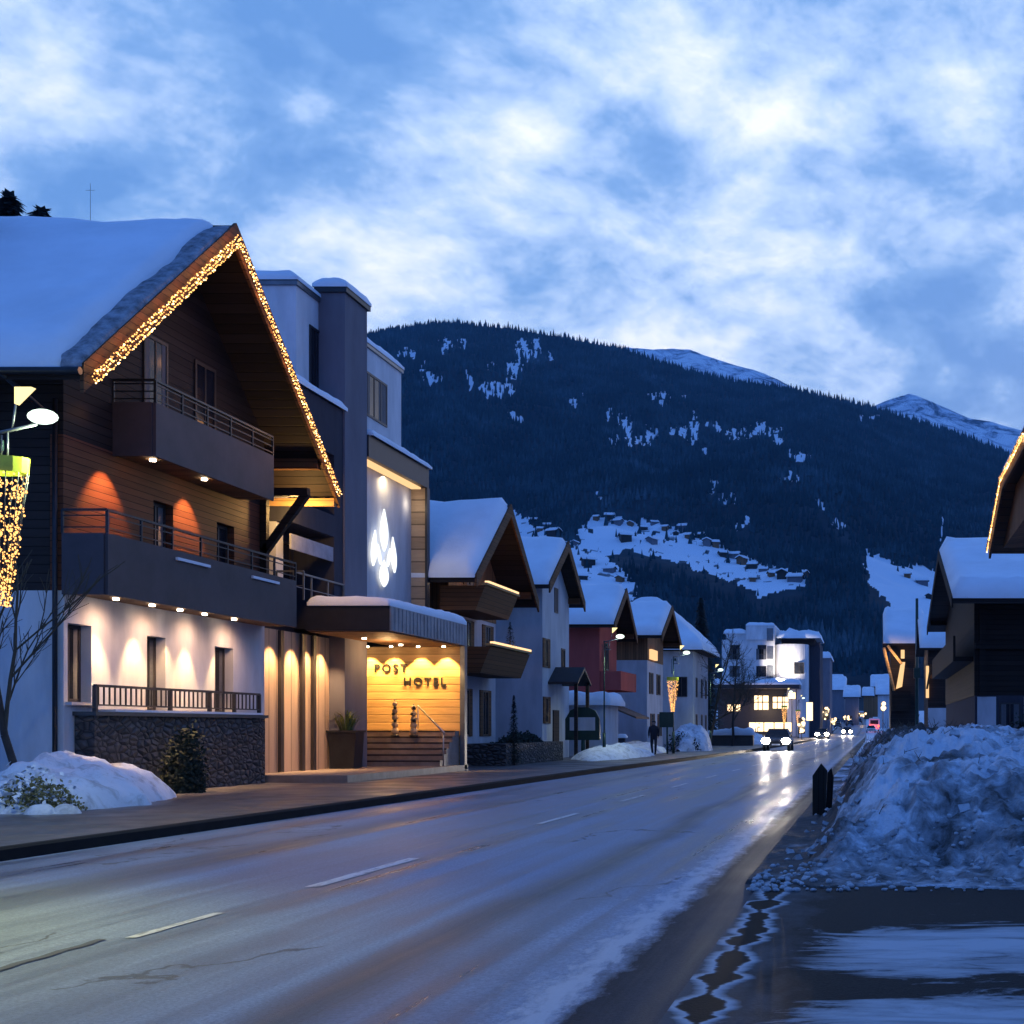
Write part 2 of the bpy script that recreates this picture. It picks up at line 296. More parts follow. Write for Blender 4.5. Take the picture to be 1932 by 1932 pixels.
# ------------------------------------------------------------------ building helpers
SPLIT = {'balcony_end', 'post', 'purlin', 'downlight', 'pilaster', 'porch_post', 'bracket', 'balcony_panel_', 'baluster', 'shop_window', 'wall_panel', 'light_strip'}
class MB:
    def __init__(s): s.v = []; s.f = []; s.sm = []; s.st = []
    def add(s, vs, fs, smooth=False):
        o = len(s.v); (s.st.append((o, len(s.f))) if vs else None); s.v += [tuple(p) for p in vs]; s.f += [tuple(o + i for i in f) for f in fs]; s.sm += [smooth] * len(fs); return s
    def box(s, x0, x1, y0, y1, z0, z1):
        x0, x1 = sorted((x0, x1)); y0, y1 = sorted((y0, y1)); z0, z1 = sorted((z0, z1))
        return s.add([(x0, y0, z0), (x1, y0, z0), (x1, y1, z0), (x0, y1, z0), (x0, y0, z1), (x1, y0, z1), (x1, y1, z1), (x0, y1, z1)],
                     [(0, 3, 2, 1), (4, 5, 6, 7), (0, 1, 5, 4), (1, 2, 6, 5), (2, 3, 7, 6), (3, 0, 4, 7)])
    def prism(s, poly, a0, a1, axis='X'):
        n = len(poly); vs = []
        for a in (a0, a1):
            for (p, q) in poly:
                vs.append((a, p, q) if axis == 'X' else (p, a, q) if axis == 'Y' else (p, q, a))
        fs = [tuple(range(n))[::-1], tuple(range(n, 2 * n))] + [(i, (i + 1) % n, n + (i + 1) % n, n + i) for i in range(n)]
        return s.add(vs, fs)
    def tube(s, p0, p1, r0, r1=None, n=8, smooth=True, caps=True):
        r1 = r0 if r1 is None else r1; p0 = Vector(p0); p1 = Vector(p1); d = (p1 - p0)
        if d.length < 1e-6: return s
        d.normalize(); u = d.orthogonal().normalized(); w = d.cross(u); vs = []
        for p, r in ((p0, r0), (p1, r1)):
            for i in range(n):
                a = 2 * math.pi * i / n; vs.append(p + (u * math.cos(a) + w * math.sin(a)) * r)
        s.add(vs, [(i, (i + 1) % n, n + (i + 1) % n, n + i) for i in range(n)], smooth)
        if caps: s.add([], []); o = len(s.v) - 2 * n; s.f += [tuple(range(o, o + n))[::-1], tuple(range(o + n, o + 2 * n))]; s.sm += [False, False]
        return s
    def beam(s, p0, p1, w, h):
        p0 = Vector(p0); p1 = Vector(p1); d = (p1 - p0).normalized(); up = Vector((0, 0, 1))
        if abs(d.z) > 0.95: up = Vector((1, 0, 0))
        u = d.cross(up).normalized() * w / 2; k = u.cross(d).normalized() * h / 2
        vs = [p + a * u + b_ * k for p in (p0, p1) for a, b_ in ((-1, -1), (1, -1), (1, 1), (-1, 1))]
        return s.add(vs, [(0, 1, 2, 3), (7, 6, 5, 4), (0, 4, 5, 1), (1, 5, 6, 2), (2, 6, 7, 3), (3, 7, 4, 0)])
    def ball(s, c, r, n=6, m=4, sq=(1, 1, 1)):
        vs = []; fs = []
        for j in range(m + 1):
            th = math.pi * j / m
            for i in range(n):
                a = 2 * math.pi * i / n
                vs.append((c[0] + r * sq[0] * math.sin(th) * math.cos(a), c[1] + r * sq[1] * math.sin(th) * math.sin(a), c[2] + r * sq[2] * math.cos(th)))
        for j in range(m):
            for i in range(n): fs.append((j * n + i, (j + 1) * n + i, (j + 1) * n + (i + 1) % n, j * n + (i + 1) % n))
        return s.add(vs, fs, True)
    def grid(s, xs, ys, fz, smooth=True):
        vs = [(x, y, fz(x, y)) for y in ys for x in xs]; n = len(xs)
        return s.add(vs, [(j * n + i, j * n + i + 1, (j + 1) * n + i + 1, (j + 1) * n + i) for j in range(len(ys) - 1) for i in range(n - 1)], smooth)
    def build(s, name, mat, parent=None, fix=False):
        if parent is not None and name in SPLIT and len(s.st) > 1:
            st = s.st + [(len(s.v), len(s.f))]; last = None
            for (v0, f0), (v1, f1) in zip(st, st[1:]):
                q = MB(); q.v = s.v[v0:v1]; q.f = [tuple(i - v0 for i in f) for f in s.f[f0:f1]]; q.sm = s.sm[f0:f1]; last = q.build(name, mat, parent)
            return last
        me = bpy.data.meshes.new(name); off = Vector((0, 0, 0)); q = parent
        while q is not None: off += q.location; q = q.parent
        me.from_pydata([(x - off.x, y - off.y, z - off.z) for x, y, z in s.v], [], s.f)
        me.polygons.foreach_set('use_smooth', s.sm)
        if fix or True:
            bm = bmesh.new(); bm.from_mesh(me); bmesh.ops.recalc_face_normals(bm, faces=bm.faces); bm.to_mesh(me); bm.free()
        me.materials.append(M(mat)); o = bpy.data.objects.new(name, me); COL.objects.link(o)
        if parent is not None: o.parent = parent
        return o
def tag(o, label=None, cat=None, group=None, kind=None):
    if label: o['label'] = label
    if cat: o['category'] = cat
    if group: o['group'] = group
    if kind: o['kind'] = kind
    return o
def thing(name, label, cat, loc, group=None):
    o = bpy.data.objects.new(name, None); o.empty_display_size = 0.2; COL.objects.link(o); o.location = loc
    return tag(o, label, cat, group)
def copy_tree(o, parent=None):
    c = o.copy(); COL.objects.link(c); c.parent = parent
    for ch in list(o.children): copy_tree(ch, c)
    return c
def place_copy(o, loc, label, rz=None, scale=None):
    c = copy_tree(o); c.location = loc
    if rz is not None: c.rotation_euler.z = rz
    if scale: c.scale = (scale,) * 3
    c['label'] = label; return c
def lin(a, b, n): return [a + (b - a) * i / (n - 1) for i in range(n)]
def sst(a, b, x):
    t_ = max(0.0, min(1.0, (x - a) / (b - a))); return t_ * t_ * (3 - 2 * t_)
def fbm(x, y, z=0.0, o=5): return noise.fractal(Vector((x, y, z)), 1.0, 2.0, o, noise_basis='PERLIN_ORIGINAL')

def snow_sheet(name, parent, x0, x1, y0, y1, base, T, nx=24, ny=24, mat='snow_roof', edge=0.3, amp=0.25, seed=0.0):
    """a rounded slab of snow lying on the surface base(x, y)"""
    xs = lin(x0, x1, nx); ys = lin(y0, y1, ny)
    # denser rows near the edges
    def warp(a, b, n): return [a + (b - a) * (0.5 - 0.5 * math.cos(math.pi * i / (n - 1))) * 0.6 + (b - a) * i / (n - 1) * 0.4 for i in range(n)]
    xs = warp(x0, x1, nx); ys = warp(y0, y1, ny)
    def prof(d): d = max(0.0, min(1.0, d / edge)); return math.sqrt(max(0.0, 1 - (1 - d) ** 2))
    def top(x, y):
        e = prof(min(x - x0, x1 - x)) * prof(min(y - y0, y1 - y))
        return base(x, y) + 0.03 + T * (0.25 + 0.75 * e) * (1 + amp * fbm(x * 0.5 + seed, y * 0.5, 3.1) + 0.5 * amp * fbm(x * 1.9 + seed, y * 1.9, 7.1))
    b = MB(); n = len(xs)
    vs = [(x, y, top(x, y)) for y in ys for x in xs]; o = len(vs)
    fs = [(j * n + i, j * n + i + 1, (j + 1) * n + i + 1, (j + 1) * n + i) for j in range(len(ys) - 1) for i in range(n - 1)]
    b.add(vs, fs, True)
    ring = [(i, 0) for i in range(n)] + [(n - 1, j) for j in range(1, len(ys))] + [(i, len(ys) - 1) for i in range(n - 2, -1, -1)] + [(0, j) for j in range(len(ys) - 2, 0, -1)]
    for k, (i, j) in enumerate(ring): b.v.append((xs[i], ys[j], base(xs[i], ys[j]) + 0.004))
    for k in range(len(ring)):
        k2 = (k + 1) % len(ring); i, j = ring[k]; i2, j2 = ring[k2]
        b.f.append((j * n + i, j2 * n + i2, o + k2, o + k)); b.sm.append(True)
    return b.build(name, mat, parent)

def wall_e(b, x, a0, a1, z0, z1, ops, th=0.3):
    """street wall (outer face at x, thickness th towards -x) with real openings (a0,a1,z0,z1)"""
    cuts = sorted({a0, a1, *[o[0] for o in ops], *[o[1] for o in ops]})
    for c0, c1 in zip(cuts, cuts[1:]):
        o = [q for q in ops if q[0] <= c0 + 1e-6 and q[1] >= c1 - 1e-6]
        if not o: b.box(x - th, x, c0, c1, z0, z1); continue
        zc_ = z0
        for q in sorted(o, key=lambda q: q[2]):
            if q[2] > zc_ + 1e-4: b.box(x - th, x, c0, c1, zc_, q[2])
            zc_ = q[3]
        if z1 > zc_ + 1e-4: b.box(x - th, x, c0, c1, zc_, z1)
def window(parent, face, p, a0, a1, z0, z1, fm='shutter_dark', gm='glass_dark', fw=0.07, pr=0.035, bars=1, name='window'):
    """face E/W: plane x=p spanning y a0..a1; face S: plane y=p spanning x a0..a1"""
    def bx(b, u0, u1, w0, w1, d0, d1):
        if face == 'S': b.box(u0, u1, p - d0, p - d1, w0, w1)
        elif face == 'E': b.box(p + d0, p + d1, u0, u1, w0, w1)
        else: b.box(p - d0, p - d1, u0, u1, w0, w1)
    b = MB(); bx(b, a0, a0 + fw, z0, z1, 0.0, pr); bx(b, a1 - fw, a1, z0, z1, 0.0, pr); bx(b, a0 + fw, a1 - fw, z0, z0 + fw, 0.0, pr); bx(b, a0 + fw, a1 - fw, z1 - fw, z1, 0.0, pr)
    for k in range(bars):
        c_ = a0 + (a1 - a0) * (k + 1) / (bars + 1); bx(b, c_ - fw * 0.35, c_ + fw * 0.35, z0 + fw, z1 - fw, 0.0, pr * 0.8)
    f = b.build(name, fm, parent)
    if a1 - a0 > .55 and z1 - z0 > .9 and rnd.random() < .55:
        q = MB(); wc = (a1 - a0) * rnd.uniform(.16, .30); bx(q, a0 + fw, a0 + fw + wc, z0 + fw, z1 - fw, 0.0, pr * .5); bx(q, a1 - fw - wc, a1 - fw, z0 + fw, z1 - fw, 0.0, pr * .5); q.build('curtain', 'curtain_dim', f)
    g = MB(); bx(g, a0 + fw * 0.9, a1 - fw * 0.9, z0 + fw * 0.9, z1 - fw * 0.9, 0.0, pr * 0.35); g.build('pane', gm, f)
    return f
def lamp(kind, name, loc, power, col, size=0.05, spot=None, blend=0.6, aim=None, parent=None):
    d = bpy.data.lights.new(name, kind); d.energy = power; d.color = col
    if kind == 'SPOT': d.spot_size = R(spot); d.spot_blend = blend
    if kind != 'AREA': d.shadow_soft_size = size
    else: d.size = size
    o = bpy.data.objects.new(name, d); COL.objects.link(o)
    if parent is not None:
        off = Vector((0, 0, 0)); q = parent
        while q is not None: off += q.location; q = q.parent
        o.parent = parent; o.location = Vector(loc) - off
    else: o.location = loc
    if aim is not None: o.rotation_euler = Vector(aim).to_track_quat('-Z', 'Y').to_euler()
    return o
def rail_y(b, x, y0, y1, z0, z1, post=1.5, bars=2, r=0.022):
    b.beam((x, y0, z1), (x, y1, z1), r * 2.6, r * 2)
    for k in range(bars): z = z0 + (z1 - z0) * (k + 0.5) / bars; b.beam((x, y0, z), (x, y1, z), r, r)
    n = max(1, round((y1 - y0) / post))
    for k in range(n + 1): y = y0 + (y1 - y0) * k / n; b.beam((x, y, z0), (x, y, z1), r * 1.8, r * 1.8)
def rail_x(b, y, x0, x1, z0, z1, post=1.5, bars=2, r=0.022):
    b.beam((x0, y, z1), (x1, y, z1), r * 2.6, r * 2)
    for k in range(bars): z = z0 + (z1 - z0) * (k + 0.5) / bars; b.beam((x0, y, z), (x1, y, z), r, r)
    n = max(1, round(abs(x1 - x0) / post))
    for k in range(n + 1): x = x0 + (x1 - x0) * k / n; b.beam((x, y, z0), (x, y, z1), r * 1.8, r * 1.8)

# ------------------------------------------------------------------ ground, road, kerbs
def gz(Y):
    r_ = max(0.0, Y - 200.0); return 0.026 * r_ * r_ / (r_ + 60.0)
def kerb(Y):
    P = [(-30, -10.2), (15, -9.98), (41, -9.45), (80, -8.0), (130, -7.6), (200, -8.0), (620, -12.0)]
    for (a, u), (b_, v_) in zip(P, P[1:]):
        if Y <= b_: return u + (v_ - u) * (Y - a) / (b_ - a)
    return P[-1][1]
def rkerb(Y): return -1.08 if Y < 150 else -1.08 - (Y - 150) * 0.006
ys_road = lin(-25, 30, 56) + lin(32, 200, 85) + lin(205, 620, 84)
b = MB(); xs = [-900, -500, -250, -120, -60, -30, -18, -10, -5, 0, 5, 10, 18, 30, 60, 120, 250, 500, 900]
b.grid(xs, lin(-60, 200, 27) + lin(215, 700, 34), lambda x, y: gz(y) - 0.03 + (0 if abs(x) < 20 else (abs(x) - 20) * 0.02))
tag(b.build('ground', 'snow_ground'), kind='structure')
b = MB(); vs = []; nx = 9
for y in ys_road:
    for i in range(nx): vs.append((kerb(y) + 0.15 + (rkerb(y) - kerb(y) - 0.15) * i / (nx - 1), y, gz(y) + 0.03 * (1 - (2 * i / (nx - 1) - 1) ** 2)))
b.add(vs, [(j * nx + i, j * nx + i + 1, (j + 1) * nx + i + 1, (j + 1) * nx + i) for j in range(len(ys_road) - 1) for i in range(nx - 1)], True)
tag(b.build('road', 'asphalt_wet'), kind='structure')
# left kerb and pavement
b = MB(); n = len(ys_road); vs = []
for y in ys_road: k = kerb(y); z = gz(y); vs += [(k + 0.15, y, z - 0.05), (k + 0.14, y, z + 0.125), (k + 0.10, y, z + 0.15), (k, y, z + 0.15), (k, y, z - 0.05)]
b.add(vs, [(j * 5 + i, j * 5 + i + 1, (j + 1) * 5 + i + 1, (j + 1) * 5 + i) for j in range(n - 1) for i in range(4)])
tag(b.build('kerb', 'kerb_wet'), kind='structure')
b = MB(); vs = []
for y in ys_road: k = kerb(y); z = gz(y) + 0.144; vs += [(k, y, z), (k - 2.0, y, z + 0.01), (k - 5, y, z + 0.02), (-17.0, y, z + 0.03)]
b.add(vs, [(j * 4 + i, j * 4 + i + 1, (j + 1) * 4 + i + 1, (j + 1) * 4 + i) for j in range(n - 1) for i in range(3) if ys_road[j] < 190], True)
tag(b.build('pavement', 'pavement_wet'), kind='structure')
# side road
b = MB(); b.grid(lin(-1.085, 14, 24), lin(-20, 12.4, 40), lambda x, y: 0.026 + 0.012 * fbm(x * 0.8, y * 0.8))
tag(b.build('side_road', 'asphalt_slush'), kind='structure')
b = MB()
for y0, y1, w in [(-4, -1, .06), (2, 4.2, .06), (8.9, 10.1, .04), (11.75, 14.35, .065)] + [(19.5 + 6 * k, 21.9 + 6 * k, .05) for k in range(20)]:
    xm = lambda y: (kerb(y) + rkerb(y)) / 2 + 0.34
    segs = lin(y0, y1, 6)
    vs = []
    for y in segs: ww = w * (0.9 + 0.3 * rnd.random()); zz = gz(y) + 0.036; vs += [(xm(y) - ww, y, zz), (xm(y) + ww, y, zz)]
    b.add(vs, [(2 * i, 2 * i + 1, 2 * i + 3, 2 * i + 2) for i in range(5)])
m, t, bb = new_mat('marking'); f = nz(t, pos(t, (9, 2, 1)), 1.5, 6, 0.7)
t.links.new(ramp(t, f, [(0.35, (0.2, 0.2, 0.21)), (0.5, (0.6, 0.6, 0.6))]), bb.inputs['Base Color']); bb.inputs['Roughness'].default_value = 0.5
tag(b.build('road_marking', 'marking'), kind='structure')
# sealed crack in the asphalt, dark, at the left
b = MB(); vs = []
for k in range(30):
    y = 5.5 + k * 0.115; x = -5.3 - 0.03 * (y - 7) + 0.012 * math.sin(k * 1.7); vs += [(x - 0.035, y, 0.037), (x + 0.035, y, 0.037)]
b.add(vs, [(2 * i, 2 * i + 1, 2 * i + 3, 2 * i + 2) for i in range(29)]); simple('crack_seal', (0.035, 0.04, 0.055), 0.5, bmp=0); tag(b.build('road_crack', 'crack_seal'), kind='structure')
# ragged salt and slush line beside the right kerb
def ragged(name, xf, y0, y1, wf, h, mat, n=90):
    b = MB(); vs = []
    for k in range(n):
        y = y0 + (y1 - y0) * k / (n - 1); w = wf(y, k); x = xf(y); hh = h * (0.6 + 0.8 * abs(fbm(y * 2.3, 1.0))); g0 = gz(y)
        vs += [(x - w, y, g0 + 0.015), (x - w * 0.5, y, g0 + 0.026 + hh), (x + w * 0.5, y, g0 + 0.026 + hh * 0.8), (x + w, y, g0 + 0.015)]
    b.add(vs, [(4 * j + i, 4 * j + i + 1, 4 * j + 5 + i, 4 * j + 4 + i) for j in range(n - 1) for i in range(3)], True)
    return tag(b.build(name, mat), kind='stuff')
snow_mat('slush', (0.50, 0.53, 0.58), dirty=0.5, dirtcol=(0.05, 0.05, 0.05), scale=2.5)
# ------------------------------------------------------------------ mountain
CREST = [(-900, 700), (0, 660), (500, 645), (700, 634), (760, 622), (850, 611), (960, 620), (1060, 637), (1180, 660), (1290, 700), (1400, 724), (1500, 737), (1600, 758), (1700, 786), (1800, 817), (1890, 852), (1932, 872), (2100, 930), (2600, 980), (3600, 1000)]
def crest(u):
    for (a, p), (b_, q) in zip(CREST, CREST[1:]):
        if u <= b_: s_ = max(0, (u - a) / (b_ - a)); return p + (q - p) * s_
    return CREST[-1][1]
MY0, MY1 = 640.0, 3000.0
def mz(X, Y):
    u = VX + FPX * X / Y; hc = 1.5 + (1374 - crest(u)) / FPX * MY1
    s = max(0.0, min(1.0, (Y - MY0) / (MY1 - MY0)))
    base = 9.0; nse = fbm(X * 0.0016, Y * 0.0016, 0.5) * 90 + fbm(X * 0.006, Y * 0.006, 2.5) * 22
    return base + (hc - base) * s ** 1.18 + nse * math.sin(math.pi * s) ** 0.8 * min(1, s * 4)
def inpoly(x, y, P):
    c_ = False; j = len(P) - 1
    for i in range(len(P)):
        if (P[i][1] > y) != (P[j][1] > y) and x < (P[j][0] - P[i][0]) * (y - P[i][1]) / (P[j][1] - P[i][1]) + P[i][0]: c_ = not c_
        j = i
    return c_
CLEAR_E = [(838, 655, 9, 17), (868, 652, 12, 12), (812, 712, 15, 9), (985, 668, 15, 24), (968, 700, 10, 14), (938, 735, 30, 14), (965, 742, 8, 14), (888, 715, 5, 26), (975, 787, 20, 8), (770, 668, 22, 9),
           (1180, 800, 14, 20), (1205, 832, 22, 12), (1240, 745, 26, 6), (1312, 805, 9, 24), (1290, 815, 20, 8), (1395, 817, 26, 9), (1445, 812, 24, 10), (1505, 857, 16, 11), (1342, 918, 8, 13), (1385, 940, 6, 10), (1150, 780, 6, 12), (1365, 942, 8, 8),
           (1010, 660, 6, 18), (1035, 672, 4, 14), (800, 690, 5, 9), (930, 690, 6, 8), (1080, 760, 5, 10), (1095, 745, 12, 4), (1250, 760, 9, 5), (1330, 850, 7, 7), (1345, 800, 14, 6), (1420, 800, 12, 4), (1285, 745, 10, 5), (1470, 830, 9, 7), (1160, 830, 8, 9), (1230, 815, 8, 14), (1545, 950, 8, 5), (1580, 985, 18, 5), (1400, 985, 12, 10), (1640, 790, 12, 5), (1775, 1000, 4, 22), (1125, 935, 6, 8), (1490, 900, 20, 5)]
CLEAR_P = [[(1085, 1000), (1130, 968), (1180, 980), (1230, 985), (1290, 1000), (1400, 1045), (1520, 1085), (1522, 1108), (1430, 1122), (1330, 1078), (1240, 1050), (1190, 1035), (1130, 1050), (1090, 1040)],
           [(960, 960), (1010, 985), (1060, 1015), (1120, 1035), (1200, 1090), (1200, 1150), (1080, 1120), (980, 1080)],
           [(1628, 1035), (1700, 1062), (1790, 1078), (1800, 1230), (1735, 1230), (1725, 1160), (1690, 1150), (1638, 1098)]]
def clear(u, v):
    nu, nv = u + 13 * fbm(u * 0.04, v * 0.04, 1.0, 6), v + 11 * fbm(u * 0.04, v * 0.04, 8.0, 6)
    r_ = 0.0
    for cx, cy, a, b_ in CLEAR_E:
        d = ((nu - cx) / (a * 1.15)) ** 2 + ((nv - cy) / (b_ * 1.15)) ** 2
        if d < 1.5: r_ = max(r_, min(1.0, (1.35 - d) * 1.5) * (1.0 if fbm(u * 0.16, v * 0.07, 6.0, 4) > -0.10 else 0.25), 0.0)
    for ip, P in enumerate(CLEAR_P):
        if inpoly(nu, nv, P): r_ = max(r_, 1.0 if (ip == 2 or fbm(u * 0.05, v * 0.09, 4.0) < 0.30) else 0.45)
    return r_
def proj(X, Y, Z): return VX + FPX * X / Y, VY - FPX * (Z - EYE) / Y
us = lin(-500, 640, 60) + lin(645, 1990, 620) + lin(2000, 2700, 40); Yr = lin(MY0, MY1, 330)
verts = np.zeros((len(Yr) + 6, len(us), 3)); snow = np.zeros((len(Yr) + 6, len(us)))
for j, Y in enumerate(Yr):
    for i, u in enumerate(us):
        X = (u - VX) / FPX * Y; z = mz(X, Y); verts[j, i] = (X, Y, z)
        uu, vv = proj(X, Y, z); snow[j, i] = clear(uu, vv) if 600 < uu < 1950 else 0.0
for k in range(6):       # far side of the hill falls away
    Y = MY1 + 90 * (k + 1)
    for i, u in enumerate(us):
        X = (u - VX) / FPX * MY1; z = mz(X, MY1) - 12 * (k + 1) ** 1.8; verts[len(Yr) + k, i] = (X, Y, z)
def grid_mesh(name, V, mat, attr=None):
    h, w, _ = V.shape; me = bpy.data.meshes.new(name); idx = np.arange(h * w).reshape(h, w)
    F = np.stack([idx[:-1, :-1], idx[:-1, 1:], idx[1:, 1:], idx[1:, :-1]], -1).reshape(-1, 4)
    me.vertices.add(h * w); me.vertices.foreach_set('co', V.reshape(-1)); me.loops.add(F.size); me.loops.foreach_set('vertex_index', F.reshape(-1).astype('i4'))
    me.polygons.add(len(F)); me.polygons.foreach_set('loop_start', np.arange(0, F.size, 4).astype('i4')); me.polygons.foreach_set('use_smooth', np.ones(len(F), bool))
    if attr is not None:
        a = me.attributes.new(attr[0], 'FLOAT', 'POINT'); a.data.foreach_set('value', attr[1].reshape(-1).astype('f4'))
    me.update(); me.validate(); me.materials.append(M(mat)); o = bpy.data.objects.new(name, me); COL.objects.link(o); return o
tag(grid_mesh('mountain', verts, 'mountain', ('snow', snow)), kind='structure')
# snowy ridges behind
PK = [(600, 760), (900, 740), (1100, 690), (1180, 655), (1240, 657), (1300, 661), (1360, 683), (1440, 708), (1500, 735), (1560, 765), (1640, 768), (1680, 752), (1716, 741), (1750, 752), (1790, 770), (1830, 786), (1880, 798), (1932, 812), (2050, 830), (2400, 900)]
def pk(u):
    for (a, p), (b_, q) in zip(PK, PK[1:]):
        if u <= b_: return p + (q - p) * max(0, (u - a) / (b_ - a))
    return PK[-1][1]
V = np.zeros((40, 240, 3))
for j in range(40):
    Y = 3500 + 1300 * j / 39
    for i, u in enumerate(lin(600, 2400, 240)):
        H = 1.5 + (1374 - pk(u)) / FPX * 4800; X = (u - VX) / FPX * Y; s = j / 39
        V[j, i] = (X, Y, H * (0.35 + 0.65 * s ** 1.1) + (60 * (fbm(X * .002, Y * .002, 1) + .5 * fbm(X * .01, Y * .01, 2))) * (1 - 0.82 * s))
tag(grid_mesh('snow_peaks', V, 'peak_snow'), kind='structure')
# the forest on the slopes: one mass of conifers
def cones(name, P, Hs, mat, sides=5):
    n = len(P); P = np.array(P, float); Hs = np.array(Hs); Rr = Hs * np.array([0.15 + 0.07 * rnd.random() for _ in range(n)])
    a0 = np.array([rnd.random() * 6.28 for _ in range(n)])
    V = np.zeros((n, sides + 1, 3))
    for k in range(sides):
        a = a0 + 2 * math.pi * k / sides; rr = Rr * (0.75 + 0.5 * ((k * 7 + np.arange(n)) % 5) / 4)
        V[:, k, 0] = P[:, 0] + rr * np.cos(a); V[:, k, 1] = P[:, 1] + rr * np.sin(a); V[:, k, 2] = P[:, 2] + Hs * 0.04
    V[:, sides] = P; V[:, sides, 2] += Hs
    base = (np.arange(n) * (sides + 1))[:, None]
    F = np.stack([np.stack([np.full(n, k), np.full(n, (k + 1) % sides), np.full(n, sides)], -1) for k in range(sides)], 1) + base[:, :, None]
    F = F.reshape(-1, 3); me = bpy.data.meshes.new(name)
    me.vertices.add(n * (sides + 1)); me.vertices.foreach_set('co', V.reshape(-1)); me.loops.add(F.size); me.loops.foreach_set('vertex_index', F.reshape(-1).astype('i4'))
    me.polygons.add(len(F)); me.polygons.foreach_set('loop_start', np.arange(0, F.size, 3).astype('i4')); me.update(); me.validate(); me.materials.append(M(mat))
    o = bpy.data.objects.new(name, me); COL.objects.link(o); return o
P = []; Hs = []
Y = 760.0
while Y < MY1 + 8:
    u = 640.0
    while u < 2000:
        YY = Y + rnd.uniform(-6, 6); uu = u + rnd.uniform(-3.5, 3.5); X = (uu - VX) / FPX * YY; z = mz(X, min(YY, MY1)); pu, pv = proj(X, YY, z + 3)
        near_c = pv > 900 and (clear(pu, pv - 16) > .5 or clear(pu, pv - 30) > .5)
        dens = (1.0 - clear(pu, pv) * (0.99 if pv < 960 else 0.985)) * (1.0 - 0.85 * clear(pu, pv - 18 * FPX / YY * 0.6))
        if rnd.random() < dens * 0.95:
            P.append((X, YY, z - 1)); Hs.append(rnd.uniform(11, 19) * (0.8 + 0.4 * rnd.random()) * (1.0 if pv < 950 else (.45 if near_c else .75)))
        u += max(3.6, 6.0 * 1500 / Y)
    Y += 11 + Y * 0.0022
tag(cones('forest', P, Hs, 'forest'), kind='stuff')

# ------------------------------------------------------------------ generic parts for gabled houses facing the street
def roof_z(prof, y):
    (a, za), (b_, zb), (c_, zc_) = prof
    if y <= b_: return za + (zb - za) * (y - a) / (b_ - a)
    return zb + (zc_ - zb) * (y - b_) / (c_ - b_)
def soft_z(prof, y, r_=0.35):
    (a, za), (b_, zb), (c_, zc_) = prof
    k1 = (zb - za) / (b_ - a); k2 = (zc_ - zb) / (c_ - b_); d = y - b_
    return zb + (k1 + k2) / 2 * d - (k1 - k2) / 2 * math.sqrt(d * d + r_ * r_) + 0.0
def gable_roof(root, prof, xf, xb, th=0.22, inset=.06, board=0.34, T=0.4, mat='wood_brown_h', bmat='wood_dark', snow_nx=26, snow_ny=34, seed=0.0):
    """prof: three (y, z) points of the roof underside; xf gable plane, xb rear end"""
    (a, za), (b_, zb), (c_, zc_) = prof; s = 1 if xb > xf else -1
    bd = 0.07
    r_ = MB(); r_.prism([(a, za), (b_, zb), (c_, zc_), (c_, zc_ + th), (b_, zb + th), (a, za + th)], xf + s * bd, xb)
    rf = r_.build('roof', mat, root)
    g = MB(); dz = board - th
    g.prism([(a - .03, za - dz), (b_, zb - dz), (c_ + .03, zc_ - dz), (c_ + .03, zc_ + th + .03), (b_, zb + th + .05), (a - .03, za + th + .03)], xf, xf + s * (bd - .003))
    g.build('bargeboard', bmat, root)
    pu = MB()      # purlins carrying the overhang
    for (yy, zz) in ((a + (b_ - a) * .18, za + (zb - za) * .18), (b_, zb), (c_ + (b_ - c_) * .18, zc_ + (zb - zc_) * .18)):
        pu.box(xf + s * .12, xf + s * 1.6, yy - .10, yy + .10, zz - .30, zz - .04)
    pu.build('purlin', bmat, root)
    up = [(a, za + th), (b_, zb + th), (c_, zc_ + th)]
    x0, x1 = sorted((xf + s * inset, xb))
    snow_sheet('roof_snow', root, x0, x1, a - .10, c_ + .10, lambda x, y: soft_z(up, y), T, snow_nx, snow_ny, edge=0.38, seed=seed)
    return rf

# ================================================================== THE CHALET WITH LIGHTS (left, nearest)
H1 = thing('chalet_house', 'large wooden chalet wing with lit gable edge, dark balconies and snow-covered roof, far left', 'house', (-20, 28, 0))
XW = -15.3; YA, YB = 24.0, 31.9
ops_g = [(24.12, 24.85, 2.0, 3.5), (26.75, 27.45, 1.85, 3.45), (29.5, 30.35, 1.85, 3.4)]
b = MB(); wall_e(b, XW, YA, YB, 0, 4.1, ops_g, 0.35); b.box(-32, XW - .35, YA, YA + .35, 0, 4.1); b.box(-32, XW - .35, YB - .35, YB, 0, 4.1)
b.build('wall', 'plaster_white', H1)
ops_1 = [(27.0, 27.75, 4.3, 6.35), (29.6, 30.4, 4.3, 6.3)]
b = MB(); wall_e(b, XW - .003, YA, YB, 4.1, 7.05, ops_1, 0.25); b.build('wall', 'wood_red', H1)
b = MB(); b.box(-32, XW - .26, YA, YA + .25, 4.1, 7.05); b.box(-32, XW - .26, YB - .25, YB, 4.1, 7.05); b.build('wall', 'wood_dark', H1)
prof1 = [(22.55, 7.68), (27.92, 12.28), (33.3, 7.52)]
b = MB(); up = lambda y: roof_z(prof1, y) - .02
b.prism([(YA, 7.05), (YA, up(YA)), (27.92, up(27.92)), (YB, up(YB)), (YB, 7.05)], XW - .004, XW - .3)
b.box(-32, XW - .3, YA, YA + .25, 7.05, up(YA)); b.box(-32, XW - .3, YB - .25, YB, 7.05, up(YB)); b.build('gable_wall', 'wood_dark', H1)
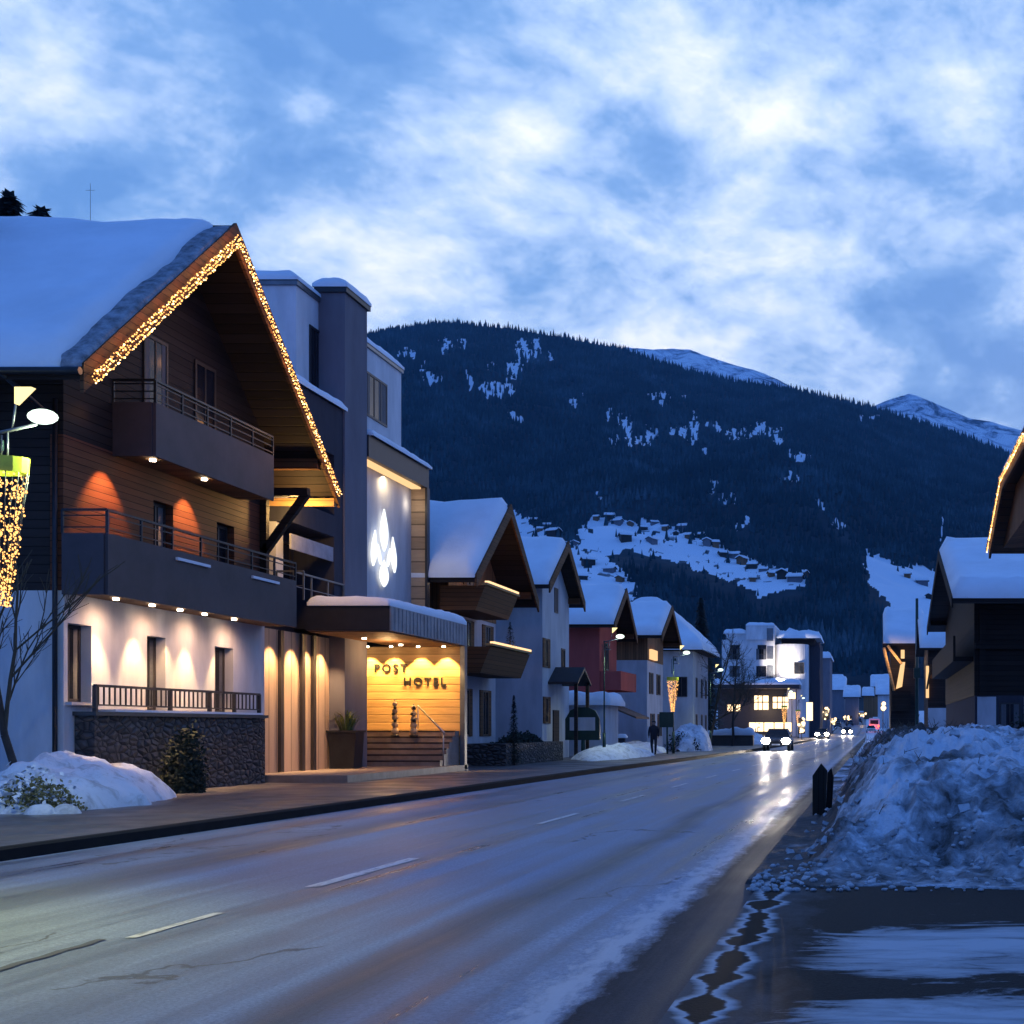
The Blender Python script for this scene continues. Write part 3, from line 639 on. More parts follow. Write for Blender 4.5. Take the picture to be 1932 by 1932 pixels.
b = MB(); b.box(-32, XW - 2.2, YA + .4, YB - .4, 0, 7.4); b.build('interior', 'plaster_dark', H1)
for (a0, a1, z0, z1) in ops_g: window(H1, 'E', XW - .24, a0, a1, z0, z1)
for (a0, a1, z0, z1) in ops_1: window(H1, 'E', XW - .20, a0, a1, z0, z1, name='balcony_door')
window(H1, 'E', XW, 26.6, 27.5, 7.9, 9.8, name='balcony_door'); window(H1, 'E', XW, 28.6, 29.5, 7.9, 9.8)
for a0, a1, z0 in ((24.05, 24.92, 1.94), ):
    b = MB(); b.box(XW, XW + .12, a0, a1, z0, z0 + .06); b.build('sill', 'plaster_pale', H1)
b = MB(); b.box(-32, -14.3, 22.9, 33.0, 7.35, 7.36)
up_ = [(a_, z_ + .26) for a_, z_ in prof1]
o = snow_sheet('verge_snow', H1, -14.52, -14.03, 22.5, 33.35, lambda x, y: soft_z(up_, y, .2), .15, 14, 120, mat='verge', edge=.12, amp=.55, seed=77)
gable_roof(H1, prof1, -14.0, -34.0, th=0.26, inset=.40, board=0.50, T=0.42, mat='wood_dark', bmat='wood_brown_h', snow_nx=60, snow_ny=60)
# eave soffit of the far side, catching the lamp light
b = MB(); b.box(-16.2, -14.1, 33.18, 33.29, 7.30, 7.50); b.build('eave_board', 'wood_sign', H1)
b = MB(); b.beam((-15.2, 31.7, 5.9), (-14.15, 31.7, 7.35), .16, .18); b.beam((-15.28, 31.7, 7.38), (-14.1, 31.7, 7.38), .18, .2); b.beam((-15.2, 31.7, 5.3), (-15.2, 31.7, 7.3), .16, .16); b.build('bracket', 'wood_old', H1)
b = MB(); b.tube((-34, 22.42, 7.80), (-14.0, 22.42, 7.80), .07, n=10); b.build('gutter', 'metal_dark', H1)
b = MB(); b.tube((-15.42, 23.93, 7.7), (-15.42, 23.93, .2), .045, n=8); b.tube((-15.42, 22.45, 7.78), (-15.42, 23.93, 7.3), .045, n=8); b.build('downpipe', 'metal_dark', H1)
# lower balcony with wrap-around near end
XB = -14.45
b = MB(); b.box(XW, XB - .06, YA, 31.8, 4.05, 4.25); b.build('balcony_floor', 'wood_soffit', H1)
b = MB(); b.box(XB - .06, XB, YA - .02, 31.8, 4.02, 5.18); b.box(XW, XB - .06, YA - .06, YA - .003, 4.02, 5.18); b.box(XW, XB - .06, 31.74, 31.8, 4.3, 5.18); b.build('balcony_panel', 'panel_slate', H1)
b = MB(); rail_y(b, XB - .03, YA, 31.8, 5.18, 5.62, 1.1, 2); rail_x(b, YA - .03, XW, XB, 5.18, 5.62, .8, 2); b.build('balcony_rail', 'metal_dark', H1)
# upper balcony
b = MB(); b.box(XW, XB - .06, 25.6, 30.6, 7.0, 7.2); b.build('balcony_floor', 'wood_soffit', H1)
b = MB(); b.box(XB - .06, XB, 25.58, 30.6, 6.97, 8.05); b.box(XW, XB - .06, 25.54, 25.597, 6.97, 8.05); b.build('balcony_panel', 'panel_slate', H1)
b = MB(); rail_y(b, XB - .03, 25.6, 30.6, 8.05, 8.5, 1.0, 3); rail_x(b, 25.57, XW, XB, 8.05, 8.5, .8, 3); b.build('balcony_rail', 'metal_dark', H1)
# chairs and planters glimpsed on the balconies: two snow-dusted planter boxes hung on the lower balcony
for y0, y1 in ((26.3, 27.6), (29.5, 30.8)):
    b = MB(); b.box(XB, XB + .05, y0, y1, 4.98, 5.04); b.build('snow_ledge', 'snow_roof', H1)
b = MB()
for y in (24.9, 26.15, 27.2, 28.2, 29.5): b.tube((-14.85, y, 4.045), (-14.85, y, 4.01), .055, .055, 10)
b.build('downlight', 'glow_spot', H1)
for y in (24.95, 26.6, 28.25, 29.9): lamp('SPOT', 'wall_fill', (-14.7, y, 3.98), 130, (1.0, .58, .34), .3, 140, 1.0, (-.45, 0, -1), H1)  # unseen fill spots, added to warm the plaster between the downlight beams
for y in (24.95, 26.2, 27.3, 28.25, 29.6): lamp('SPOT', 'downlight_beam', (-14.90, y + rnd.uniform(-.06, .06), 3.99), 480 * rnd.uniform(.6, 1.25), (1.0, .62, .28), .03, rnd.uniform(50, 62), .6, (-.06, rnd.uniform(-.08, .08), -1), H1)
b = MB()
for y in (26.0, 28.0): b.tube((-14.75, y, 6.995), (-14.75, y, 6.96), .06, .06, 10)
b.build('downlight', 'glow_spot', H1)
for y in (25.2, 28.2): lamp('SPOT', 'downlight_beam', (-14.8, y, 6.93), 330, (1.0, .45, .14), .04, 75, .6, (-.35, 0, -1), H1)
lamp('POINT', 'eave_lamp', (-14.8, 32.6, 7.0), 130, (1.0, .58, .18), .08, parent=H1)
lamp('POINT', 'eave_lamp', (-15.1, 24.6, 7.6), 0.8, (1.0, .5, .2), .08, parent=H1)
# light string along the gable
def string_of_lights(label, pts, step=0.085, rr=0.020, rows=2, glow=4.0, width=.16, per_light=4):
    root = thing('light_string', label, 'light string', pts[0])
    cb = MB(); bb = MB(); b2 = MB()
    for p0, p1 in zip(pts, pts[1:]):
        p0 = Vector(p0); p1 = Vector(p1); d = (p1 - p0); L = d.length; d.normalize(); up = Vector((1, 0, 0)).cross(d).normalized()
        for q in range(rows):
            off = up * (q * width - width * (rows - 1) / 2)
            cb.tube(p0 + off, p1 + off, .012, n=5)
            k = 0.0
            while k < L:
                c = p0 + off + d * k + Vector((.02, rnd.uniform(-.02, .02), rnd.uniform(-.03, .03))); (b2 if rnd.random() < .22 else bb).ball(c, rr * rnd.uniform(.6, 1.25), 6, 4); k += step * rnd.uniform(.6, 1.4)
        nl = max(1, int(L * 1.2))
        for k in range(nl):
            c = p0 + d * (L * (k + .5) / nl); lamp('POINT', 'string_glow', c + Vector((.16, 0, 0)), glow, (1.0, .40, .09), .10, parent=root)
    cb.build('cable', 'metal_dark', root); tag(bb.build('bulbs', 'glow_bulb', root), kind='stuff'); tag(b2.build('bulbs', 'glow_bulb_bright', root), kind='stuff')
    return root
string_of_lights('double row of golden fairy lights outlining the big chalet gable', [(-13.95, 22.70, 7.72), (-13.95, 27.92, 12.22), (-13.95, 33.2, 7.55)], .055, .0165, 3, 7.0, .085)

# terrace wall and railing in front of the chalet
TW = thing('terrace_wall', 'dark natural stone terrace wall below the lit ground floor of the chalet', 'wall', (-15.05, 27.6, 0))
b = MB(); b.box(-15.28, -14.9, 24.3, 31.1, 0, 1.74); b.build('stone_face', 'stone_wall', TW)
b = MB(); b.box(-15.29, -14.84, 24.25, 31.15, 1.743, 1.82); b.build('coping', 'kerb_stone', TW)
b = MB(); b.box(-15.22, -14.86, 24.9, 30.9, 1.823, 1.87); b.build('snow_ledge', 'snow_roof', TW)
TR = thing('railing', 'low brown wooden railing standing on the stone terrace wall', 'railing', (-14.95, 27.6, 1.82))
b = MB(); b.beam((-14.95, 24.4, 2.32), (-14.95, 30.9, 2.32), .07, .05); b.beam((-14.95, 24.4, 1.95), (-14.95, 30.9, 1.95), .04, .03); b.build('handrail', 'shutter_dark', TR)
b = MB()
for y in (24.4, 27.0, 28.6, 29.7, 30.9): b.beam((-14.95, y, 1.82), (-14.95, y, 2.32), .07, .07)
b.build('post', 'shutter_dark', TR)
b = MB()
for k in range(36):
    y = 24.5 + k * .18
    b.beam((-14.95, y, 1.95), (-14.95, y, 2.31), .025, .025)
b.build('baluster', 'shutter_dark', TR)

# ================================================================== MODERN HOTEL BLOCK
HM = thing('hotel_building', 'modern grey and white hotel block with tall tower, glowing emblem and wood-clad entrance', 'hotel', (-20, 38, 0))
b = MB()     # dark lower volume with recessed loggia
b.box(-30, -16.4, 32.2, 40.5, 0.3, 10.6); b.box(-16.4, -15.25, 33.2, 36.5, 9.2, 10.6); b.box(-16.4, -15.25, 33.2, 36.5, 6.9, 7.5)
b.box(-16.4, -15.25, 35.9, 36.5, 7.5, 9.2); b.box(-16.4, -15.25, 35.9, 36.5, 4.3, 6.9); b.build('wall', 'plaster_dark', HM)
b = MB(); b.box(-16.4, -15.62, 33.2, 33.6, 4.3, 6.9); b.box(-16.4, -15.3, 33.2, 33.5, 7.5, 9.2); b.build('pier', 'plaster_pale', HM)
b = MB(); b.box(-15.32, -15.27, 33.3, 36.2, 6.2, 6.6); b.build('awning', 'curtain', HM)
window(HM, 'E', -16.4, 33.7, 35.7, 4.4, 6.7, bars=2, name='balcony_door'); window(HM, 'E', -16.4, 33.9, 35.6, 7.6, 9.0, bars=1)
b = MB(); rail_y(b, -15.2, 33.3, 36.4, 4.85, 5.6, 1.0, 1); rail_x(b, 33.2, -15.6, -14.9, 4.85, 5.6, .7, 1); b.build('balcony_rail', 'metal_grey', HM)
snow_sheet('roof_snow', HM, -17.5, -15.15, 33.1, 36.6, lambda x, y: 10.6, .28, 14, 20, seed=3)
b = MB(); b.box(-30, -15.96, 35.1, 38.1, 10.604, 13.72); b.box(-30, -16.0, 38.1, 43.0, 10.3, 13.5); b.build('wall', 'plaster_white', HM)
b = MB(); b.box(-30, -15.90, 35.04, 38.16, 13.723, 13.85); b.box(-30, -15.94, 38.16, 43.06, 13.503, 13.62); b.build('parapet', 'metal_grey', HM)
snow_sheet('roof_snow', HM, -30, -15.88, 35.0, 38.1, lambda x, y: 13.85, .30, 22, 18, seed=5)
snow_sheet('roof_snow', HM, -20, -15.92, 38.2, 43.08, lambda x, y: 13.62, .28, 14, 22, seed=6)
window(HM, 'E', -15.96, 35.9, 36.7, 11.0, 12.9, fm='fascia_dark')
window(HM, 'E', -16.0, 39.6, 41.7, 11.35, 12.75, fm='fascia_dark', bars=3)
b = MB(); b.box(-15.955, -15.2, 36.5, 38.1, 0, 14.0); b.build('tower', 'plaster_grey', HM)
b = MB(); b.box(-16.05, -15.12, 36.42, 38.18, 14.0, 14.14); b.build('parapet', 'fascia_dark', HM)
snow_sheet('roof_snow', HM, -16.1, -15.1, 36.4, 38.2, lambda x, y: 14.14, .26, 12, 14, edge=.25, seed=7)
# framed recess with the emblem
b = MB(); b.box(-30, -15.15, 38.103, 43.25, 9.64, 10.297); b.build('cornice', 'fascia_dark', HM)
snow_sheet('roof_snow', HM, -16.0, -15.05, 38.2, 43.3, lambda x, y: 10.297, .2, 8, 24, edge=.2, seed=8)
b = MB(); b.box(-16.2, -15.7, 38.103, 43.1, 4.3, 9.637); b.build('emblem_wall', 'plaster_pale', HM)
b = MB(); b.box(-15.7, -15.2, 43.103, 43.2, 4.3, 9.637); b.build('side_panel', 'wood_strip', HM)
b = MB(); b.box(-15.197, -15.12, 43.0, 43.25, 0.3, 9.637); b.box(-30, -15.7, 43.103, 43.25, 0.3, 9.637); b.build('frame', 'fascia_dark', HM)
b = MB(); b.box(-15.62, -15.3, 38.3, 42.9, 9.56, 9.62); b.build('light_strip', 'glow_soft', HM)
lamp('AREA', 'cornice_glow', (-15.42, 40.6, 9.5), 18, (1.0, .78, .45), .5, aim=(-.15, 0.2, -1), parent=HM)
lamp('POINT', 'reveal_glow', (-15.45, 42.6, 9.0), 5.0, (1.0, .85, .62), .1, parent=HM)
# emblem: upright flame petals, backlit
def petal(cy, cz, w, h, lean=0.0, n=14):
    pts = []
    for i in range(n):
        t_ = i / (n - 1); ww = math.sin(math.pi * t_ ** 0.8) ** 1.1 * w; pts.append((cy + ww + lean * (t_ - .5), cz - h / 2 + h * t_))
    for i in range(n - 2, 0, -1):
        t_ = i / (n - 1); ww = math.sin(math.pi * t_ ** 0.8) ** 1.1 * w; pts.append((cy - ww + lean * (t_ - .5), cz - h / 2 + h * t_))
    return pts
EM = MB(); cy, zb = 40.45, 6.0
EM.prism(petal(cy, zb + 1.80, .30, 1.35), -15.62, -15.57)
EM.prism(petal(cy, zb + .42, .34, .86), -15.62, -15.57)
for sg in (-1, 1):
    EM.prism(petal(cy + sg * .80, zb + 1.12, .20, 1.15, -sg * .16), -15.62, -15.57)
    EM.prism(petal(cy + sg * .40, zb + .98, .10, .62, sg * .2), -15.62, -15.57)
EM.build('emblem', 'glow_logo', HM)
lamp('AREA', 'emblem_glow', (-15.40, 40.45, 7.2), 7, (.85, .93, 1.0), 1.3, aim=(-1, 0, 0), parent=HM)
# entrance canopy
b = MB(); b.box(-15.25, -13.0, 34.1, 40.5, 4.12, 4.78); b.build('canopy', 'fascia_dark', HM)
b = MB(); b.box(-15.20, -13.05, 34.15, 40.45, 4.085, 4.117); b.build('soffit', 'wood_soffit', HM)
b = MB()     # seamed metal edge on the street side
for k in range(23): y = 34.12 + k * .28; b.box(-12.997, -12.96, y, y + .06, 4.14, 4.76)
b.box(-12.997, -12.975, 34.1, 40.5, 4.12, 4.78); b.build('fascia', 'fascia_pale', HM)
snow_sheet('canopy_snow', HM, -15.2, -12.98, 34.05, 40.5, lambda x, y: 4.78, .24, 16, 34, edge=.2, seed=9)
b = MB(); b.box(-13.12, -12.97, 40.25, 40.5, 0.2, 4.11); b.build('post', 'metal_grey', HM)
b = MB(); b.box(-15.95, -15.65, 32.0, 36.6, 0.0, 4.08); b.build('panel_wall', 'wood_panel', HM)
b = MB()
for y in (33.35, 34.6, 35.3): b.box(-15.648, -15.56, y, y + .16, .3, 4.07)
b.build('pilaster', 'shutter_dark', HM)
b = MB(); b.box(-16.8, -15.955, 36.6, 36.75, .3, 4.0); b.box(-17.2, -16.8, 36.75, 40.3, .3, 4.0); b.build('door_recess', 'shutter_dark', HM)
b = MB()
for k, (z, w) in enumerate(((.95, .6), (1.75, .7), (2.35, .5), (2.95, .65), (3.5, .5))): b.box(-16.75, -16.3, 38.6, 38.9, z, z + .06); b.box(-16.7, -16.7 + w * .6, 38.62, 38.8, z + .06, z + .3)
b.build('shelf', 'wood_panel', HM)
b = MB(); b.box(-16.35, -13.13, 40.3, 40.5, .3, 4.08); b.build('sign_wall', 'wood_sign', HM)
b = MB(); b.box(-16.9, -12.97, 31.3, 40.6, 0, .34); b.build('entrance_floor', 'floor_warm', HM)
b = MB()
for k in range(6): b.box(-16.3, -13.15, 38.5 + k * .28, 40.28, .345 + k * .18, .345 + (k + 1) * .18 - .003)
b.build('stairs', 'floor_warm', HM)
b = MB()
for k in range(6): b.box(-16.3, -13.15, 38.485 + k * .28, 38.53 + k * .28, .345 + (k + 1) * .18 - .045, .345 + (k + 1) * .18 + .002)
b.build('step_edge', 'shutter_dark', HM)
b = MB(); b.tube((-14.25, 39.7, 2.2), (-12.95, 38.3, 1.35), .03); b.tube((-14.25, 39.7, 1.45), (-14.25, 39.7, 2.2), .022); b.tube((-13.0, 38.35, .35), (-13.0, 38.35, 1.38), .022)
b.tube((-15.95, 37.6, 1.35), (-16.1, 39.8, 2.25), .03); b.tube((-15.95, 37.6, .34), (-15.95, 37.6, 1.35), .022); b.build('handrail', 'steel', HM)
# letters on the sign wall
FONT5 = {'P': ["1110", "1001", "1001", "1110", "1000", "1000"], 'O': ["0110", "1001", "1001", "1001", "1001", "0110"], 'S': ["0111", "1000", "0110", "0001", "0001", "1110"], 'T': ["111", "010", "010", "010", "010", "010"],
         'H': ["1001", "1001", "1111", "1001", "1001", "1001"], 'E': ["111", "100", "110", "100", "100", "111"], 'L': ["100", "100", "100", "100", "100", "111"]}
def text_obj(word, name, size, loc, rot, mat, parent, spacing=1.0, ext=0.015):
    cu = bpy.data.curves.new(name, 'FONT'); cu.body = word; cu.size = size; cu.space_character = spacing; cu.extrude = ext; cu.offset = size * 0.02
    tmp = bpy.data.objects.new(name, cu); COL.objects.link(tmp)
    dg = bpy.context.evaluated_depsgraph_get(); me = bpy.data.meshes.new_from_object(tmp.evaluated_get(dg)); COL.objects.unlink(tmp); bpy.data.objects.remove(tmp)
    me.transform(Matrix.Rotation(rot[2], 4, 'Z') @ Matrix.Rotation(rot[0], 4, 'X'))
    me.materials.clear(); me.materials.append(M(mat)); o = bpy.data.objects.new(name, me); COL.objects.link(o)
    off = Vector((0, 0, 0)); q = parent
    while q is not None: off += q.location; q = q.parent
    o.location = Vector(loc) - off; o.parent = parent; return o
text_obj('POST', 'sign_lettering', .36, (-15.85, 40.28, 3.28), (R(90), 0, 0), 'letter_black', HM, 1.35)
text_obj('HOTEL', 'sign_lettering', .36, (-14.92, 40.28, 2.85), (R(90), 0, 0), 'letter_black', HM, 1.30)
b = MB()
for x in (-15.95, -15.2, -14.35, -13.55): b.tube((x, 40.0, 4.083), (x, 40.0, 4.05), .05, .05, 8)
for y in (36.4, 39.2): b.tube((-14.6, y, 4.083), (-14.6, y, 4.05), .06, .06, 8)
b.build('downlight', 'glow_spot', HM)
for x in (-15.95, -15.2, -14.35, -13.55): lamp('SPOT', 'downlight_beam', (x, 39.92, 4.03), 450, (1.0, .60, .20), .03, 80, .4, (0, .22, -1), HM)
for y in (32.9, 34.1, 35.0, 35.9): lamp('SPOT', 'downlight_beam', (-15.2, y, 4.0), 480, (1.0, .60, .28), .03, 76, .8, (-.22, 0, -1), HM)
lamp('POINT', 'canopy_lamp', (-14.4, 37.6, 3.7), 60, (1.0, .58, .24), .15, parent=HM)

PL = thing('planter', 'tall dark square planter beside the hotel entrance steps', 'planter', (-15.2, 36.6, .34))
b = MB(); b.prism([(-15.53, .35), (-14.87, .35), (-14.80, 1.38), (-15.60, 1.38)], 36.3, 36.9, 'Y'); b.build('pot', 'metal_dark', PL)
b = MB(); b.box(-15.64, -14.76, 36.26, 36.94, 1.383, 1.44); b.build('rim', 'metal_dark', PL)
def tuft(name, c, n, h, spread, mat, label, cat):
    b = MB()
    for k in range(n):
        a = rnd.random() * 6.28; l = h * rnd.uniform(.5, 1.1); r_ = spread * rnd.random(); p0 = Vector(c) + Vector((math.cos(a) * r_ * .4, math.sin(a) * r_ * .4, 0))
        p1 = p0 + Vector((math.cos(a) * r_ * .5, math.sin(a) * r_ * .5, l * .7)); p2 = p0 + Vector((math.cos(a) * r_ * 1.5, math.sin(a) * r_ * 1.5, l * .85)); w = Vector((-math.sin(a), math.cos(a), 0)) * .014
        b.add([p0 - w, p0 + w, p1 + w, p1 - w, p2], [(0, 1, 2, 3), (3, 2, 4)])
    return tag(b.build(name, mat), label, cat)
tuft('ornamental_grass', (-15.2, 36.6, 1.40), 160, .75, .42, 'grass_green', 'yellow-green ornamental grass growing in the dark entrance planter', 'plant')
# two slim ornaments on the stairs
def ornament(x, y, z, label, hh):
    root = thing('ornament', label, 'ornament', (x, y, z), 'slim ornaments on the hotel steps')
    b = MB(); b.tube((x, y, z), (x, y, z + .06), .14, .12, 12); b.build('base', 'shutter_dark', root)
    b = MB()
    zz = z + .06
    for k in range(5): b.ball((x, y, zz + .11), .12 * (1 - .08 * k), 10, 6, (1, 1, 1.05)); zz += hh / 5
    b.build('body', 'wood_strip', root)
    b = MB(); b.tube((x, y, z + .2), (x, y, zz + .05), .035, .02, 8)
    for k in range(3): b.ball((x + .03 * (-1) ** k, y - .06, z + .5 + .2 * k), .055, 8, 5)
    b.build('rod', 'letter_black', root)
ornament(-14.93, 39.6, .345 + .9, 'taller spotted ornament on the hotel steps, left of its twin', 1.05)
ornament(-14.33, 39.55, .345 + .9, 'shorter spotted ornament on the hotel steps by the handrail', .9)

# ================================================================== HOUSES ALONG THE STREET (left)
def street_house(name, label, cat, prof, xf, xw, yw0, yw1, zs, low, upm, depth, wins=(), T=0.38, seed=0.0, th=.24, board=.42, bmat='wood_brown_h', fwins=()):
    root = thing(name, label, cat, (xw - depth / 2, (yw0 + yw1) / 2, 0))
    s = -1 if xf > xw else 1
    b = MB(); zlow = zs if zs < 90 else min(prof[0][1], prof[2][1]) + .3
    u = lambda y: roof_z(prof, y) - .02
    bk = xw + s * depth
    if zs >= 90:
        b.prism([(yw0, 0), (yw0, u(yw0)), (prof[1][0], u(prof[1][0])), (yw1, u(yw1)), (yw1, 0)], xw, bk); b.build('wall', low, root)
    else:
        b.box(xw, bk, yw0, yw1, 0, zs); b.build('wall', low, root)
        b = MB(); b.prism([(yw0, zs), (yw0, u(yw0)), (prof[1][0], u(prof[1][0])), (yw1, u(yw1)), (yw1, zs)], xw - s * .03, bk); b.build('gable_wall', upm, root)
    gable_roof(root, prof, xf, bk + s * .5, th=th, board=board, T=T, mat='wood_dark', bmat=bmat, snow_nx=24, snow_ny=30, seed=seed)
    face = 'E' if s < 0 else 'W'
    for w in wins: window(root, face, xw - s * .03 if (zs < 90 and w[2] > zs) else xw, *w)
    for w in fwins: window(root, 'S', yw0, *w)
    if s < 0 and low == 'plaster_pale':
        for w in wins:
            if w[3] - w[2] > 1.15 and w[1] - w[0] > .45:
                xo = xw + (.03 if (zs < 90 and w[2] > zs) else 0)
                for a0 in (w[0] - .34, w[1] + .02):
                    q = MB(); q.box(xo + .003, xo + .04, a0, a0 + .32, w[2], w[3]); q.build('shutter', 'wood_brown_h', root)
    return root
H2 = street_house('wooden_house', 'snow-roofed brown wooden house with two flared balconies, next after the hotel block', 'house',
                  [(43.2, 6.45), (47.3, 9.55), (51.2, 6.35)], -13.5, -14.9, 44.4, 50.0, 5.6, 'plaster_pale', 'wood_brown', 14,
                  [(46.0, 46.7, 1.2, 2.95), (48.3, 49.0, 1.2, 2.95), (46.2, 46.9, 3.6, 5.45), (48.6, 49.3, 3.6, 5.45), (46.3, 47.1, 6.7, 8.1)], seed=11, T=.5)
b = MB(); b.prism([(-14.9, 3.42), (-13.65, 3.42), (-13.3, 4.33), (-13.38, 4.36), (-13.75, 3.5), (-14.9, 3.5)], 44.1, 49.0, 'Y'); b.build('balcony_panel', 'wood_brown_h', H2)
b = MB(); b.prism([(-14.9, 3.42), (-13.65, 3.42), (-13.3, 4.33), (-14.9, 4.33)], 44.02, 44.097, 'Y'); b.prism([(-14.9, 3.42), (-13.65, 3.42), (-13.3, 4.33), (-14.9, 4.33)], 49.003, 49.08, 'Y'); b.build('balcony_end', 'wood_brown_h', H2)
b = MB(); b.box(-13.45, -13.22, 44.0, 49.1, 4.365, 4.44); b.build('balcony_rail', 'wood_sign', H2)
b = MB(); b.prism([(-14.9, 5.55), (-13.7, 5.55), (-13.35, 6.4), (-13.43, 6.42), (-13.8, 5.65), (-14.9, 5.65)], 43.7, 47.6, 'Y'); b.prism([(-14.9, 5.55), (-13.7, 5.55), (-13.35, 6.4), (-14.9, 6.4)], 43.64, 43.697, 'Y'); b.build('balcony_panel', 'wood_brown_h', H2)
b = MB(); b.box(-13.48, -13.28, 43.6, 47.65, 6.425, 6.5); b.build('balcony_rail', 'wood_sign', H2)
b = MB(); b.box(-13.36, -13.215, 44.2, 49.0, 4.445, 4.52); b.box(-13.42, -13.275, 43.8, 47.5, 6.505, 6.58); b.build('light_strip', 'glow_strip', H2)
lamp('POINT', 'gable_lamp', (-13.9, 46.5, 7.3), 34, (1.0, .55, .2), .1, parent=H2)
H3 = street_house('white_house', 'white plastered house with small dark porch roof and steep snowy gable beside the wooden house', 'house',
                  [(52.8, 7.3), (56.0, 9.45), (59.2, 7.1)], -13.45, -14.1, 54.0, 58.7, 99, 'plaster_pale', None, 12,
                  [(54.35, 54.85, 4.1, 5.35), (57.2, 57.9, 4.0, 5.1), (54.4, 54.9, 1.7, 2.85), (56.0, 56.6, 6.6, 7.7)], seed=12, T=.45)
b = MB(); b.prism([(54.9, 3.5), (56.2, 4.2), (57.5, 3.5), (57.5, 3.4), (56.2, 4.05), (54.9, 3.4)], -14.1, -12.8); b.build('porch_roof', 'metal_dark', H3)
b = MB()
for y in (55.1, 57.3): b.box(-13.0, -12.86, y - .07, y + .07, 0, 3.5)
b.build('porch_post', 'wood_dark', H3)
b = MB(); b.box(-14.1, -14.05, 55.7, 56.7, .2, 2.3); b.build('door', 'wood_dark', H3)
H4 = street_house('red_house', 'dark red house with thick snow on its roof and a small red balcony', 'house',
                  [(65.7, 6.7), (68.9, 8.8), (72.0, 6.4)], -13.4, -14.4, 66.6, 71.0, 99, 'plaster_red', None, 14, [(68.0, 68.8, 4.6, 5.9), (69.6, 70.3, 2.0, 3.4)], seed=13, T=.5)
b = MB(); b.box(-14.4, -13.3, 66.7, 71.0, 3.5, 3.62); b.box(-13.38, -13.3, 66.7, 71.0, 3.62, 4.5); b.box(-14.4, -13.38, 66.7, 66.78, 3.62, 4.5); b.build('balcony', 'plaster_red', H4)
b = MB(); b.prism([(-14.4, 2.9), (-12.5, 2.1), (-12.5, 2.0), (-14.4, 2.8)], 66.7, 70.6, 'Y'); b.build('awning', 'awning_brown', H4)
H5 = street_house('white_house', 'pale house with a dark pointed gable, behind the tall light decoration on the lamp', 'house',
                  [(75.6, 6.85), (79.5, 8.9), (83.3, 6.7)], -12.6, -13.7, 76.6, 82.3, 5.6, 'plaster_pale', 'wood_brown', 14,
                  [(77.6, 78.3, 3.6, 4.9), (80.2, 80.9, 3.6, 4.9), (78.0, 78.8, 1.0, 2.4), (80.6, 81.4, 1.0, 2.4)], seed=14, T=.5)
b = MB(); b.box(-13.72, -13.5, 77.2, 79.2, 5.7, 6.3); b.build('lit_window', 'glow_soft', H5)
H6 = thing('hipped_house', 'house with a broad rounded snow-covered hip roof, before the white hotel', 'house', (-16, 93, 0))
b = MB(); b.box(-20, -12.7, 89.0, 97, 0, 6.9); b.build('wall', 'plaster_pale', H6)
hipf = lambda x, y: 6.95 + min(max(0, x + 20.8), max(0, -11.9 - x), max(0, y - 88.2) * 1.0, max(0, 98 - y)) * 0.95
hipg = lambda x, y: min(hipf(x, y), 10.5)
b = MB(); b.box(-20.6, -12.1, 88.4, 97.8, 6.903, 6.98); b.build('eave', 'wood_dark', H6)
snow_sheet('roof_snow', H6, -20.8, -11.9, 88.2, 98.0, hipg, .45, 34, 34, edge=.5, seed=15)
for a0 in (90.3, 93.0, 95.3): window(H6, 'E', -12.7, a0, a0 + .8, 3.7, 5.1); window(H6, 'E', -12.7, a0, a0 + .8, 1.0, 2.5)
for x in (-18.0, -15.6, -13.9): window(H6, 'S', 89.0, x, x + .8, 3.7, 5.1)

# big white hotel at the far end
FH = thing('far_hotel', 'large white hotel block with rounded floodlit wall at the far end of the street', 'hotel', (-17, 206, 0))
b = MB(); b.box(-24, -15.7, 200, 214, 0, 15.4); b.box(-20.2, -15.7, 199.6, 214, 15.4, 17.6); b.box(-23.4, -20.2, 200.5, 212, 15.4, 16.4); b.build('wall', 'plaster_white', FH)
b = MB(); n = 14; pl = [(-15.7, 201.2)]
for k in range(n + 1): a = R(200 + 140 * k / n); pl.append((-13.0 + 2.7 * math.cos(a), 200.6 + 2.7 * (math.sin(a)) + 1.0))
pl += [(-10.3, 214), (-15.7, 214)]
b.prism(pl, 0, 14.7, 'Z'); b.build('round_wall', 'plaster_white', FH)
b = MB(); b.box(-10.3, -8.7, 203, 214, 0, 15.2); b.build('side_wall', 'plaster_dark', FH)
for x in (-22.8, -18.6):
    for z in (9.6, 12.3): window(FH, 'S', 199.6 if (x > -20 and z > 15) else 200, x, x + 1.6, z, z + 1.7)
for x in (-22.6, -18.4): window(FH, 'S', 200, x, x + 1.4, 14.0 - .9, 14.6)
for z in (9.4, 12.4, 15.2): b = MB(); b.box(-16.9, -15.9, 199.55 if z > 15 else 199.93, 199.98 if z < 15 else 199.59, z, z + 2.0); b.build('stair_window', 'metal_grey', FH)
window(FH, 'S', 198.9, -12.6, -11.0, 10.0, 11.8)
snow_sheet('roof_snow', FH, -23.8, -20.2, 200.3, 212, lambda x, y: 16.4, .7, 12, 12, edge=.7, seed=20)
snow_sheet('roof_snow', FH, -20.2, -15.7, 199.5, 212, lambda x, y: 17.6, .5, 12, 12, edge=.6, seed=21)
snow_sheet('roof_snow', FH, -15.4, -8.5, 200.4, 214, lambda x, y: 15.2 + .5, 1.2, 16, 14, edge=1.0, amp=.6, seed=22)
b = MB(); b.box(-14.8, -9.5, 202, 213, 14.7, 15.7); b.build('attic', 'wood_dark', FH)
